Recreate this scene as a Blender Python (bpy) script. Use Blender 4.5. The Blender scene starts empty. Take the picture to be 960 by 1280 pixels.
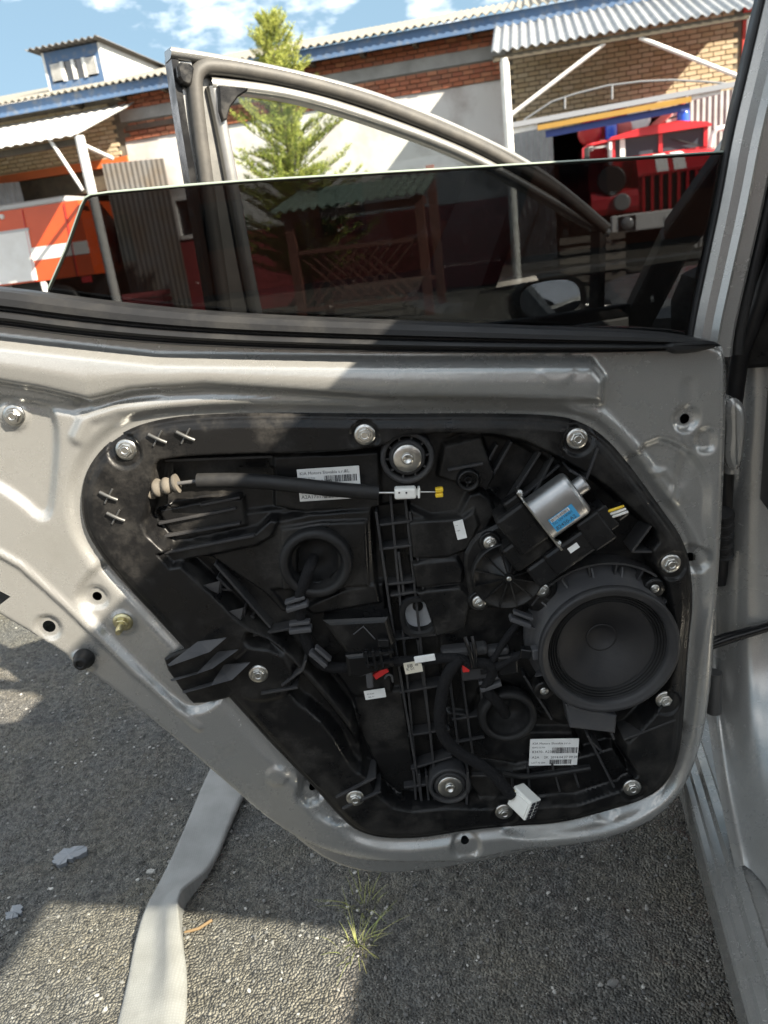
import bpy, bmesh, math, random
import numpy as np
from mathutils import Vector, Matrix
from mathutils.geometry import delaunay_2d_cdt
random.seed(7); rng = np.random.default_rng(7)
sc = bpy.context.scene
C = sc.collection
# ---------------------------------------------------------------- camera
FPX, PITCH, ROLL, EYE = 962.0, math.radians(19.3), math.radians(7.2), 1.08
_X = Vector((1,0,0)); _F = Vector((0,math.cos(PITCH),-math.sin(PITCH))); _U = Vector((0,math.sin(PITCH),math.cos(PITCH)))
CU = _U*math.cos(ROLL) + _X*math.sin(ROLL)
CR = _X*math.cos(ROLL) - _U*math.sin(ROLL)
CP = Vector((0,0,EYE))
cam = bpy.data.cameras.new('camera'); cob = bpy.data.objects.new('camera', cam); C.objects.link(cob)
cob.matrix_world = Matrix(((CR.x,CU.x,-_F.x,0),(CR.y,CU.y,-_F.y,0),(CR.z,CU.z,-_F.z,EYE),(0,0,0,1)))
cam.sensor_fit = 'VERTICAL'; cam.sensor_height = 36.0; cam.lens = 36.0*FPX/1280.0
cam.clip_start = 0.02; cam.clip_end = 3000
cam.dof.use_dof = True; cam.dof.focus_distance = 0.92; cam.dof.aperture_fstop = 9.0
sc.camera = cob
# ---------------------------------------------------------------- sky, sun, exposure
CLO, CLP = .475, (5.2, 1.0, 0.7)
SUN = Vector((-1.1, 0.85, -1.0)).normalized()
w = bpy.data.worlds.new('World'); sc.world = w; w.use_nodes = True
nt = w.node_tree; nt.nodes.clear()
def N(nt, t, **k):
    n = nt.nodes.new(t)
    for a, b in k.items():
        if a.startswith('i_'): n.inputs[a[2:].replace('_', ' ')].default_value = b
        else: setattr(n, a, b)
    return n
sky = N(nt, 'ShaderNodeTexSky', sky_type='NISHITA', sun_disc=False)
sky.sun_elevation = math.asin(-SUN.z); sky.sun_rotation = math.atan2(-SUN.x, -SUN.y)
sky.air_density = 1.0; sky.dust_density = 0.3; sky.ozone_density = 1.4; sky.altitude = 600
tc = N(nt, 'ShaderNodeTexCoord')
mp = N(nt, 'ShaderNodeMapping'); mp.inputs['Scale'].default_value = (1, 1, 2.2); mp.inputs['Location'].default_value = CLP
no = N(nt, 'ShaderNodeTexNoise'); no.inputs['Scale'].default_value = 3.1; no.inputs['Detail'].default_value = 9; no.inputs['Roughness'].default_value = .55
cr = N(nt, 'ShaderNodeValToRGB'); cr.color_ramp.elements[0].position = CLO; cr.color_ramp.elements[1].position = CLO+.10
mx = N(nt, 'ShaderNodeMixRGB'); mx.inputs[2].default_value = (9.5, 9.5, 9.6, 1)
bg = N(nt, 'ShaderNodeBackground'); bg.inputs['Strength'].default_value = 0.085
ou = N(nt, 'ShaderNodeOutputWorld')
L = nt.links.new
L(tc.outputs['Generated'], mp.inputs['Vector']); L(mp.outputs['Vector'], no.inputs['Vector']); L(no.outputs['Fac'], cr.inputs['Fac'])
L(cr.outputs['Color'], mx.inputs[0]); hs = N(nt, 'ShaderNodeHueSaturation'); hs.inputs['Saturation'].default_value = .9; L(sky.outputs['Color'], hs.inputs['Color']); fl = N(nt, 'ShaderNodeMixRGB'); fl.inputs[0].default_value = .85; fl.inputs[2].default_value = (1.2, 1.9, 2.4, 1); L(hs.outputs['Color'], fl.inputs[1]); L(fl.outputs['Color'], mx.inputs[1]); L(mx.outputs['Color'], bg.inputs['Color']); L(bg.outputs['Background'], ou.inputs['Surface'])
sl = bpy.data.lights.new('sun', 'SUN'); sl.energy = 5.0; sl.angle = math.radians(.53); sl.color = (1, .90, .74)
so = bpy.data.objects.new('sun', sl); C.objects.link(so); so.rotation_euler = SUN.to_track_quat('-Z', 'Y').to_euler()
sc.view_settings.view_transform = 'Standard'; sc.view_settings.look = 'None'; sc.view_settings.gamma = 1
sc.view_settings.exposure = 1.82
# ---------------------------------------------------------------- helpers
def ray(px, py): return _F + CR*((px-480)/FPX) - CU*((py-640)/FPX)
def hit(px, py, p, n):
    d = ray(px, py); return CP + d*((p-CP).dot(n)/d.dot(n))
def frame(o, x, y, z):
    return Matrix(((x.x,y.x,z.x,o.x),(x.y,y.y,z.y,o.y),(x.z,y.z,z.z,o.z),(0,0,0,1)))
def chaikin(P, it=2, closed=True):
    P = np.array(P, float)
    for _ in range(it):
        if closed:
            Q = np.roll(P, -1, 0)
            P = np.stack([.75*P+.25*Q, .25*P+.75*Q], 1).reshape(-1, 2 if P.shape[1] == 2 else 3)
        else:
            A, B = P[:-1], P[1:]
            m = np.stack([.75*A+.25*B, .25*A+.75*B], 1).reshape(-1, P.shape[1])
            P = np.concatenate([P[:1], m[1:-1], P[-1:]]) if len(P) > 2 else P
    return P
def resample(P, step):
    P = np.array(P, float); Q = np.concatenate([P, P[:1]]); out = []
    for a, b in zip(Q[:-1], Q[1:]):
        k = max(1, int(round(np.linalg.norm(b-a)/step)))
        for i in range(k): out.append(a+(b-a)*i/k)
    return np.array(out)
def segd(P, A, B):
    AB = B-A; t = np.clip(((P-A)@AB)/max(1e-12, AB@AB), 0, 1)
    return np.linalg.norm(P-A-t[:, None]*AB, axis=1)
def lined(P, pts):
    d = np.full(len(P), 9.)
    for a, b in zip(pts[:-1], pts[1:]): d = np.minimum(d, segd(P, a, b))
    return d
def psdf(P, poly):
    poly = np.array(poly, float); d = np.full(len(P), 9.); ins = np.zeros(len(P), bool)
    for a, b in zip(poly, np.roll(poly, -1, 0)):
        d = np.minimum(d, segd(P, a, b))
        c = (a[1] > P[:, 1]) != (b[1] > P[:, 1])
        xx = (b[0]-a[0])*(P[:, 1]-a[1])/(b[1]-a[1]+1e-15)+a[0]
        ins ^= c & (P[:, 0] < xx)
    return np.where(ins, -d, d)
def sstep(x): x = np.clip(x, 0, 1); return x*x*(3-2*x)
def vnoise(P, s, seed=0):
    q = P*s; i = np.floor(q).astype(np.int64); f = q-i; f = f*f*(3-2*f)
    def h(a, b):
        n = (a*374761393+b*668265263+seed*974634777) & 0x7fffffff
        n = ((n ^ (n >> 13))*1274126177) & 0x7fffffff
        return (n % 65536)/65535.
    x, y = i[:, 0], i[:, 1]
    a = h(x, y)*(1-f[:, 0])+h(x+1, y)*f[:, 0]; b = h(x, y+1)*(1-f[:, 0])+h(x+1, y+1)*f[:, 0]
    return a*(1-f[:, 1])+b*f[:, 1]
WM = {}
class MB:
    """collects faces; every method returns self"""
    def __init__(s): s.v = []; s.f = []; s.m = []; s.sm = []
    def add(s, vs, fs, mi=0, smooth=False):
        o = len(s.v); s.v += [tuple(x) for x in vs]
        for f in fs: s.f.append(tuple(i+o for i in f)); s.m.append(mi); s.sm.append(smooth)
        return s
    def box(s, c, size, M=None, mi=0, bev=0.0):
        c = Vector(c); hx, hy, hz = [a/2 for a in size]
        if bev <= 0:
            vs = [Vector((x*hx, y*hy, z*hz)) for z in (-1, 1) for y in (-1, 1) for x in (-1, 1)]
            fs = [(0,2,3,1),(4,5,7,6),(0,1,5,4),(2,6,7,3),(0,4,6,2),(1,3,7,5)]
        else:
            bm = bmesh.new(); bmesh.ops.create_cube(bm, size=1)
            for v in bm.verts: v.co = Vector((v.co.x*size[0], v.co.y*size[1], v.co.z*size[2]))
            bmesh.ops.bevel(bm, geom=list(bm.edges), offset=bev, segments=2, affect='EDGES', profile=.5)
            bm.verts.index_update(); vs = [v.co.copy() for v in bm.verts]; fs = [[v.index for v in f.verts] for f in bm.faces]; bm.free()
        if M is not None: vs = [M @ v for v in vs]
        return s.add([v+c for v in vs], fs, mi)
    def bar(s, a, b, wd, th, up=(0,0,1), mi=0, bev=0):
        a, b = Vector(a), Vector(b); x = (b-a); l = x.length; x.normalize(); up = Vector(up)
        y = up.cross(x)
        if y.length < 1e-5: y = Vector((0,1,0)).cross(x)
        y.normalize(); z = x.cross(y)
        M = Matrix((x, y, z)).transposed()
        return s.box((a+b)/2, (l, wd, th), M, mi, bev)
    def tube(s, pts, r, n=10, mi=0, caps=True, flat=1.0, smooth=True):
        pts = [Vector(p) for p in pts]; m = len(pts); rs = r if hasattr(r, '__len__') else [r]*m
        vs = []; prev = None
        for i, p in enumerate(pts):
            t = (pts[min(i+1, m-1)]-pts[max(i-1, 0)]); t.normalize()
            if prev is None:
                u = t.orthogonal().normalized()
                ref = Vector((0,0,1)) if abs(t.z) < .9 else Vector((0,1,0))
                u = (ref-t*ref.dot(t)).normalized()
            else: u = (prev-t*prev.dot(t)).normalized()
            prev = u; v = t.cross(u)
            for k in range(n):
                a = 2*math.pi*k/n; vs.append(p+(u*math.cos(a)*flat+v*math.sin(a))*rs[i])
        fs = [(i*n+k, i*n+(k+1) % n, (i+1)*n+(k+1) % n, (i+1)*n+k) for i in range(m-1) for k in range(n)]
        s.add(vs, fs, mi, smooth)
        if caps: s.add(vs[:n], [tuple(reversed(range(n)))], mi); s.add(vs[-n:], [tuple(range(n))], mi)
        return s
    def lathe(s, prof, n=32, o=(0,0,0), M=None, mi=0, smooth=True, cap0=False, cap1=False):
        o = Vector(o); vs = []
        for r, z in prof:
            for k in range(n):
                a = 2*math.pi*k/n; p = Vector((r*math.cos(a), r*math.sin(a), z))
                vs.append((M @ p if M is not None else p)+o)
        m = len(prof)
        fs = [(i*n+k, i*n+(k+1) % n, (i+1)*n+(k+1) % n, (i+1)*n+k) for i in range(m-1) for k in range(n)]
        s.add(vs, fs, mi, smooth)
        if cap0: s.add(vs[:n], [tuple(reversed(range(n)))], mi)
        if cap1: s.add(vs[-n:], [tuple(range(n))], mi)
        return s
    def prism(s, poly, z0, z1, M=None, mi=0, bev=0.0):
        poly = [tuple(p) for p in poly]; n = len(poly)
        ar = sum(poly[i][0]*poly[(i+1) % n][1]-poly[(i+1) % n][0]*poly[i][1] for i in range(n))
        if ar < 0: poly = poly[::-1]
        T = (lambda v: M @ v) if M is not None else (lambda v: v)
        if bev <= 0:
            vs = [T(Vector((x, y, z0))) for x, y in poly]+[T(Vector((x, y, z1))) for x, y in poly]
            fs = [tuple(reversed(range(n))), tuple(range(n, 2*n))]+[(i, (i+1) % n, n+(i+1) % n, n+i) for i in range(n)]
        else:
            P = np.array(poly); e = np.roll(P, -1, 0)-P; e /= np.linalg.norm(e, axis=1)[:, None]+1e-12
            nr = np.stack([e[:, 1], -e[:, 0]], 1); nn = nr+np.roll(nr, 1, 0); nn /= (np.linalg.norm(nn, axis=1)**2)[:, None]/2+1e-9
            I = P-nn*bev
            vs = [T(Vector((x, y, z0))) for x, y in poly]+[T(Vector((x, y, z1-bev))) for x, y in poly]+[T(Vector((x, y, z1-bev*.3))) for x, y in (P*.3+I*.7)]+[T(Vector((x, y, z1))) for x, y in P-nn*bev*1.3]
            fs = [tuple(reversed(range(n))), tuple(range(3*n, 4*n))]
            for k in range(3): fs += [(k*n+i, k*n+(i+1) % n, (k+1)*n+(i+1) % n, (k+1)*n+i) for i in range(n)]
        return s.add(vs, fs, mi)
    def sweep(s, path, prof, up, mi=0, smooth=True, caps=True):
        """prof: closed list of (a,b): a along side = up x t, b along up"""
        path = [Vector(p) for p in path]; up = Vector(up); m = len(path); n = len(prof); vs = []
        for i, p in enumerate(path):
            t = (path[min(i+1, m-1)]-path[max(i-1, 0)]).normalized(); sd = up.cross(t).normalized()
            for a, b in prof: vs.append(p+sd*a+up*b)
        fs = [(i*n+k, i*n+(k+1) % n, (i+1)*n+(k+1) % n, (i+1)*n+k) for i in range(m-1) for k in range(n)]
        s.add(vs, fs, mi, smooth)
        if caps: s.add(vs[:n], [tuple(reversed(range(n)))], mi); s.add(vs[-n:], [tuple(range(n))], mi)
        return s
    def mesh(s, name, mats):
        me = bpy.data.meshes.new(name); me.from_pydata(s.v, [], s.f)
        for m in (mats if isinstance(mats, (list, tuple)) else [mats]): me.materials.append(m)
        me.polygons.foreach_set('material_index', s.m); me.polygons.foreach_set('use_smooth', s.sm)
        bm = bmesh.new(); bm.from_mesh(me); bmesh.ops.recalc_face_normals(bm, faces=bm.faces); bm.to_mesh(me); bm.free()
        me.update(); return me
    def build(s, name, mats, parent=None, M=None, **t): return put(name, s.mesh(name, mats), parent, M, **t)
def put(name, me, parent=None, M=None, **t):
    o = bpy.data.objects.new(name, me); C.objects.link(o); M = M.copy() if M is not None else Matrix.Identity(4)
    if parent is not None:
        o.parent = parent; o.matrix_parent_inverse = WM[parent.name].inverted()
    o.matrix_basis = M; WM[o.name] = M
    for k, v in t.items(): o[k] = v
    return o
def empty(name, M, parent=None, **t): return put(name, None, parent, M, **t)
def gridmesh(name, V, F, mats, smooth=True, mi=None):
    me = bpy.data.meshes.new(name); me.from_pydata(V, [], F)
    for m in (mats if isinstance(mats, (list, tuple)) else [mats]): me.materials.append(m)
    me.polygons.foreach_set('use_smooth', [smooth]*len(me.polygons)); me.update(); return me
def fieldmesh(name, outline, holes, step, hf, mats):
    """triangulated sheet inside outline minus holes, lifted by hf(P)"""
    loops = [resample(outline, step)]+[resample(h, step*.7) for h in holes]
    V = []; E = []
    for lp in loops:
        o = len(V); V += [tuple(p) for p in lp]; E += [(o+i, o+(i+1) % len(lp)) for i in range(len(lp))]
    mn = loops[0].min(0); mxx = loops[0].max(0)
    gx, gy = np.meshgrid(np.arange(mn[0], mxx[0], step), np.arange(mn[1], mxx[1], step*.9))
    gx[1::2] += step/2
    G = np.stack([gx.ravel(), gy.ravel()], 1)
    keep = psdf(G, loops[0]) < -step*.55
    for lp in loops[1:]: keep &= psdf(G, lp) > step*.4
    V += [tuple(p) for p in G[keep]]
    r = delaunay_2d_cdt([Vector(v) for v in V], E, [], 0, 1e-7)
    P = np.array([tuple(v) for v in r[0]]); T = np.array([f for f in r[2]])
    cen = P[T].mean(1); ok = psdf(cen, loops[0]) < 0
    for lp in loops[1:]: ok &= psdf(cen, lp) > 0
    T = T[ok]
    A = P[T]; ar = (A[:, 1, 0]-A[:, 0, 0])*(A[:, 2, 1]-A[:, 0, 1])-(A[:, 1, 1]-A[:, 0, 1])*(A[:, 2, 0]-A[:, 0, 0])
    T[ar < 0] = T[ar < 0][:, ::-1]
    Z = hf(P)
    return gridmesh(name, np.column_stack([P, Z]).tolist(), T.tolist(), mats)
# ---------------------------------------------------------------- materials
def mat(name, col, rough=.5, metal=0., noise=None, bump=None, col2=None, spec=.5, coat=0., fac=(.35, .7), alpha=None, coord='Object'):
    m = bpy.data.materials.new(name); m.use_nodes = True; nt = m.node_tree; b = nt.nodes['Principled BSDF']; L = nt.links.new
    c4 = tuple(col)+(1,)
    b.inputs['Base Color'].default_value = c4; b.inputs['Roughness'].default_value = rough; b.inputs['Metallic'].default_value = metal
    b.inputs['Specular IOR Level'].default_value = spec; b.inputs['Coat Weight'].default_value = coat; b.inputs['Coat Roughness'].default_value = .08
    t = N(nt, 'ShaderNodeTexCoord')
    if noise:
        n = N(nt, 'ShaderNodeTexNoise'); n.inputs['Scale'].default_value = noise; n.inputs['Detail'].default_value = 6; n.inputs['Roughness'].default_value = .6
        L(t.outputs[coord], n.inputs['Vector'])
        r = N(nt, 'ShaderNodeValToRGB'); r.color_ramp.elements[0].position = fac[0]; r.color_ramp.elements[1].position = fac[1]
        r.color_ramp.elements[0].color = c4; r.color_ramp.elements[1].color = tuple(col2 or [c*.7 for c in col])+(1,)
        L(n.outputs['Fac'], r.inputs['Fac']); L(r.outputs['Color'], b.inputs['Base Color'])
    if bump:
        n2 = N(nt, 'ShaderNodeTexNoise'); n2.inputs['Scale'].default_value = bump[0]; n2.inputs['Detail'].default_value = 5
        L(t.outputs[coord], n2.inputs['Vector'])
        bp = N(nt, 'ShaderNodeBump'); bp.inputs['Strength'].default_value = bump[1]; bp.inputs['Distance'].default_value = bump[2] if len(bump) > 2 else .01
        L(n2.outputs['Fac'], bp.inputs['Height']); L(bp.outputs['Normal'], b.inputs['Normal'])
    return m
def bsdf(m): return m.node_tree.nodes['Principled BSDF']
def silver_paint():
    m = mat('silver_paint', (.36, .355, .335), .32, .52, coat=.3)
    nt = m.node_tree; L = nt.links.new; b = bsdf(m); t = N(nt, 'ShaderNodeTexCoord')
    # metal flake, road dust and water marks
    f = N(nt, 'ShaderNodeTexNoise'); f.inputs['Scale'].default_value = 900; f.inputs['Detail'].default_value = 2
    d = N(nt, 'ShaderNodeTexNoise'); d.inputs['Scale'].default_value = 9; d.inputs['Detail'].default_value = 9; d.inputs['Roughness'].default_value = .7
    s = N(nt, 'ShaderNodeTexNoise'); s.inputs['Scale'].default_value = 60; s.inputs['Detail'].default_value = 8
    for x in (f, d, s): L(t.outputs['Object'], x.inputs['Vector'])
    r1 = N(nt, 'ShaderNodeValToRGB'); r1.color_ramp.elements[0].color = (.295, .294, .284, 1); r1.color_ramp.elements[1].color = (.345, .344, .332, 1)
    r1.color_ramp.elements[0].position = .35; r1.color_ramp.elements[1].position = .65
    L(f.outputs['Fac'], r1.inputs['Fac'])
    r2 = N(nt, 'ShaderNodeValToRGB'); r2.color_ramp.elements[0].position = .52; r2.color_ramp.elements[1].position = .75
    L(d.outputs['Fac'], r2.inputs['Fac'])
    mu = N(nt, 'ShaderNodeMath', operation='MULTIPLY'); L(r2.outputs['Color'], mu.inputs[0]); L(s.outputs['Fac'], mu.inputs[1])
    mx = N(nt, 'ShaderNodeMixRGB'); mx.inputs[2].default_value = (.235, .227, .205, 1)
    L(mu.outputs[0], mx.inputs[0]); L(r1.outputs['Color'], mx.inputs[1]); L(mx.outputs[0], b.inputs['Base Color'])
    ro = N(nt, 'ShaderNodeMapRange'); ro.inputs['To Min'].default_value = .27; ro.inputs['To Max'].default_value = .52
    L(mu.outputs[0], ro.inputs['Value']); L(ro.outputs[0], b.inputs['Roughness'])
    bp = N(nt, 'ShaderNodeBump'); bp.inputs['Strength'].default_value = .05; bp.inputs['Distance'].default_value = .0004
    L(f.outputs['Fac'], bp.inputs['Height']); L(bp.outputs['Normal'], b.inputs['Normal'])
    return m
def black_plastic(name, c=.014, rough=.42, dust=.5, dcol=(.06, .056, .05)):
    m = mat(name, (c, c, c*1.05), rough, spec=.27); nt = m.node_tree; L = nt.links.new; b = bsdf(m); t = N(nt, 'ShaderNodeTexCoord')
    d = N(nt, 'ShaderNodeTexNoise'); d.inputs['Scale'].default_value = 13; d.inputs['Detail'].default_value = 10; d.inputs['Roughness'].default_value = .72
    g = N(nt, 'ShaderNodeTexNoise'); g.inputs['Scale'].default_value = 420; g.inputs['Detail'].default_value = 3
    L(t.outputs['Object'], d.inputs['Vector']); L(t.outputs['Object'], g.inputs['Vector'])
    r = N(nt, 'ShaderNodeValToRGB'); r.color_ramp.elements[0].position = .48; r.color_ramp.elements[1].position = .78
    L(d.outputs['Fac'], r.inputs['Fac'])
    mu = N(nt, 'ShaderNodeMath', operation='MULTIPLY'); mu.inputs[1].default_value = dust; L(r.outputs['Color'], mu.inputs[0])
    mu2 = N(nt, 'ShaderNodeMath', operation='MULTIPLY'); L(mu.outputs[0], mu2.inputs[0]); L(g.outputs['Fac'], mu2.inputs[1])
    mx = N(nt, 'ShaderNodeMixRGB'); mx.inputs[1].default_value = (c, c, c*1.06, 1); mx.inputs[2].default_value = tuple(dcol)+(1,)
    L(mu2.outputs[0], mx.inputs[0]); L(mx.outputs[0], b.inputs['Base Color'])
    ro = N(nt, 'ShaderNodeMapRange'); ro.inputs['To Min'].default_value = rough; ro.inputs['To Max'].default_value = .8
    gr = N(nt, 'ShaderNodeTexNoise'); gr.inputs['Scale'].default_value = 26; gr.inputs['Detail'].default_value = 8; L(t.outputs['Object'], gr.inputs['Vector'])
    rg_ = N(nt, 'ShaderNodeMapRange'); rg_.inputs['From Min'].default_value = .35; rg_.inputs['From Max'].default_value = .68; rg_.inputs['To Min'].default_value = -.14; rg_.inputs['To Max'].default_value = .12; L(gr.outputs['Fac'], rg_.inputs['Value'])
    sm_ = N(nt, 'ShaderNodeMath', operation='ADD'); L(ro.outputs[0], sm_.inputs[0]); L(rg_.outputs[0], sm_.inputs[1])
    L(mu.outputs[0], ro.inputs['Value']); L(sm_.outputs[0], b.inputs['Roughness'])
    bp = N(nt, 'ShaderNodeBump'); bp.inputs['Strength'].default_value = .18; bp.inputs['Distance'].default_value = .0005
    L(g.outputs['Fac'], bp.inputs['Height']); L(bp.outputs['Normal'], b.inputs['Normal'])
    return m
def glass(name, tint, refl_rough=.0, ior=1.45):
    m = bpy.data.materials.new(name); m.use_nodes = True; nt = m.node_tree; nt.nodes.clear(); L = nt.links.new
    o = N(nt, 'ShaderNodeOutputMaterial'); tr = N(nt, 'ShaderNodeBsdfTransparent'); tr.inputs[0].default_value = tuple(tint)+(1,)
    gl = N(nt, 'ShaderNodeBsdfGlossy'); gl.inputs['Roughness'].default_value = refl_rough
    fr0 = N(nt, 'ShaderNodeFresnel'); fr0.inputs['IOR'].default_value = ior; ge = N(nt, 'ShaderNodeNewGeometry'); fr = N(nt, 'ShaderNodeMath', operation='MULTIPLY'); iv_ = N(nt, 'ShaderNodeMath', operation='SUBTRACT'); iv_.inputs[0].default_value = 1; L(ge.outputs['Backfacing'], iv_.inputs[1]); L(fr0.outputs[0], fr.inputs[0]); L(iv_.outputs[0], fr.inputs[1])
    mx = N(nt, 'ShaderNodeMixShader'); L(fr.outputs[0], mx.inputs[0]); L(tr.outputs[0], mx.inputs[1]); L(gl.outputs[0], mx.inputs[2]); 
    # water spots and dust
    t = N(nt, 'ShaderNodeTexCoord'); v = N(nt, 'ShaderNodeTexNoise'); v.inputs['Scale'].default_value = 55; v.inputs['Detail'].default_value = 4
    L(t.outputs['Object'], v.inputs['Vector'])
    r = N(nt, 'ShaderNodeValToRGB'); r.color_ramp.elements[0].position = .71; r.color_ramp.elements[1].position = .79; r.color_ramp.elements[1].color = (.12, .12, .12, 1)
    L(v.outputs['Fac'], r.inputs['Fac'])
    df = N(nt, 'ShaderNodeBsdfDiffuse'); df.inputs[0].default_value = (.4, .4, .38, 1)
    m2 = N(nt, 'ShaderNodeMixShader'); L(r.outputs['Color'], m2.inputs[0]); L(mx.outputs[0], m2.inputs[1]); L(df.outputs[0], m2.inputs[2])
    L(m2.outputs[0], o.inputs['Surface']); return m
SILVER = silver_paint()
PLASTIC = black_plastic('black_plastic', .007, .38, 1.0, (.085,.078,.068)); PLASTIC2 = black_plastic('black_plastic_dusty_highlit', .032, .5, .9, (.10, .092, .08))  # second one is dusty and also lightened to paint in rib highlights
GLOSSY = black_plastic('glossy_black_plastic', .010, .25, .3)
RUBBER = black_plastic('rubber', .013, .5, .6, (.06, .057, .05)); TAPE = mat('cloth_tape', (.009, .009, .010), .85, spec=.2, bump=(400, .7, .002))
GREYPL = black_plastic('grey_plastic', .065, .55, .8, (.16, .15, .13))
STEEL = mat('zinc_steel', (.62, .62, .60), .28, 1., noise=90, col2=(.42, .41, .38))
ALU = mat('motor_can_metal', (.42, .42, .42), .38, .9, noise=30, col2=(.33, .33, .33))
BLACKHOLE = mat('cavity_shade', (.004, .004, .004), .9)
WHITEPL = mat('white_plastic', (.78, .78, .74), .4, noise=40, col2=(.66, .65, .6)); YELLOWPL = mat('yellow_plastic', (.75, .5, .03), .4)
PAPER = mat('label_paper', (.78, .79, .78), .55, noise=60, col2=(.66, .66, .64)); INK = mat('label_ink', (.03, .03, .035), .6); BLUELBL = mat('blue_label', (.05, .30, .55), .5)
REDPL = mat('red_tape', (.5, .02, .02), .5)
CREAM = mat('cream_paper', (.62, .58, .48), .6)
FRAMEPAINT = mat('frame_dark_silver', (.17, .165, .155), .4, .4, coat=.2, noise=40, col2=(.12, .12, .115)); DUSTRUB = mat('dusty_frame_rubber', (.075, .07, .062), .6, noise=40, col2=(.045, .043, .04), bump=(300, .2, .001))
CHROME = mat('window_trim_metal', (.5, .5, .48), .3, .85, noise=30, col2=(.4, .4, .38))
# ---------------------------------------------------------------- ground
def spread(a, b, st, far):
    x = list(np.arange(a, b+1e-6, st)); d = st
    lo, hi = [], []
    while (a-(lo[-1] if lo else a)) < far: d *= 1.22; lo.append((lo[-1] if lo else a)-d)
    d = st
    while ((hi[-1] if hi else b)-b) < far: d *= 1.22; hi.append((hi[-1] if hi else b)+d)
    return np.array(lo[::-1]+x+hi)
gx = spread(-1.75, .75, .008, 600); gy = spread(.68, 3.1, .008, 600)
GX, GY = np.meshgrid(gx, gy); GP = np.stack([GX.ravel(), GY.ravel()], 1)
def ground_h(P):
    near = np.exp(-((P[:, 0]+.4)**2+(P[:, 1]-1.6)**2)/9.0)
    h = (vnoise(P, 2.3, 1)-.5)*.022+(vnoise(P, 9, 2)-.5)*.010+(vnoise(P, 31, 3)-.5)*.007+(vnoise(P, 75, 4)-.5)*.007+(vnoise(P, 120, 6)-.5)*.004
    # tyre print ruts under the door
    for x0, y0, an in ((.12, 1.12, .3), (-.02, 1.3, .45), (-.1, 1.55, .2)):
        q = np.stack([(P[:, 0]-x0)*math.cos(an)+(P[:, 1]-y0)*math.sin(an), -(P[:, 0]-x0)*math.sin(an)+(P[:, 1]-y0)*math.cos(an)], 1)
        m = sstep(1-np.abs(q[:, 1])/.07)*sstep(1-np.abs(q[:, 0])/.22)
        h -= m*.006*(np.sin(q[:, 0]*150+q[:, 1]*60) > .1)
    return h*near
gv = np.column_stack([GP, ground_h(GP)]); nx = len(gx); ny = len(gy)
ii, jj = np.meshgrid(np.arange(nx-1), np.arange(ny-1)); b0 = (jj*nx+ii).ravel()
gf = np.stack([b0, b0+1, b0+nx+1, b0+nx], 1)
def ground_mat():
    m = mat('asphalt', (.06, .06, .058), .9); nt = m.node_tree; L = nt.links.new; b = bsdf(m); t = N(nt, 'ShaderNodeTexCoord')
    def nz(sc, det=6, ro=.6):
        n = N(nt, 'ShaderNodeTexNoise'); n.inputs['Scale'].default_value = sc; n.inputs['Detail'].default_value = det; n.inputs['Roughness'].default_value = ro
        L(t.outputs['Object'], n.inputs['Vector']); return n
    a, c, d = nz(3.2, 8, .65), nz(70, 8, .75), nz(230, 4, .8)
    r1 = N(nt, 'ShaderNodeValToRGB'); e = r1.color_ramp.elements; e[0].position = .38; e[0].color = (.205, .206, .205, 1); e[1].position = .66; e[1].color = (.26, .24, .20, 1)
    L(a.outputs['Fac'], r1.inputs['Fac'])
    r2 = N(nt, 'ShaderNodeValToRGB'); e = r2.color_ramp.elements; e[0].position = .36; e[0].color = (.35, .35, .35, 1); e[1].position = .62; e[1].color = (1.45, 1.43, 1.38, 1)
    L(c.outputs['Fac'], r2.inputs['Fac'])
    mm = N(nt, 'ShaderNodeMixRGB', blend_type='MULTIPLY'); mm.inputs[0].default_value = .85; L(r1.outputs[0], mm.inputs[1]); L(r2.outputs[0], mm.inputs[2])
    r3 = N(nt, 'ShaderNodeValToRGB'); e = r3.color_ramp.elements; e[0].position = .63; e[0].color = (0, 0, 0, 1); e[1].position = .70
    L(d.outputs['Fac'], r3.inputs['Fac'])
    m3 = N(nt, 'ShaderNodeMixRGB'); m3.inputs[2].default_value = (.30, .29, .27, 1); L(r3.outputs[0], m3.inputs[0]); L(mm.outputs[0], m3.inputs[1])
    vo = N(nt, 'ShaderNodeTexVoronoi'); vo.inputs['Scale'].default_value = 230; vo.inputs['Randomness'].default_value = 1; L(t.outputs['Object'], vo.inputs['Vector'])
    r4 = N(nt, 'ShaderNodeValToRGB'); e = r4.color_ramp.elements; e[0].position = .15; e[0].color = (.42, .42, .42, 1); e[1].position = .95; e[1].color = (1.75, 1.72, 1.66, 1)
    L(vo.outputs['Color'], r4.inputs['Fac']); m4 = N(nt, 'ShaderNodeMixRGB', blend_type='MULTIPLY'); m4.inputs[0].default_value = .5; L(m3.outputs[0], m4.inputs[1]); L(r4.outputs[0], m4.inputs[2])
    L(m4.outputs[0], b.inputs['Base Color']); iv = N(nt, 'ShaderNodeMath', operation='MULTIPLY_ADD'); L(vo.outputs['Distance'], iv.inputs[0]); iv.inputs[1].default_value = -12.; L(c.outputs['Fac'], iv.inputs[2])
    ad = N(nt, 'ShaderNodeMath', operation='ADD'); L(iv.outputs[0], ad.inputs[0]); L(d.outputs['Fac'], ad.inputs[1])
    bp = N(nt, 'ShaderNodeBump'); bp.inputs['Strength'].default_value = 1.0; bp.inputs['Distance'].default_value = .006
    L(ad.outputs[0], bp.inputs['Height']); L(bp.outputs['Normal'], b.inputs['Normal']); return m
ASPHALT = ground_mat()
put('ground', gridmesh('ground', gv.tolist(), gf.tolist(), ASPHALT), kind='structure')
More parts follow.
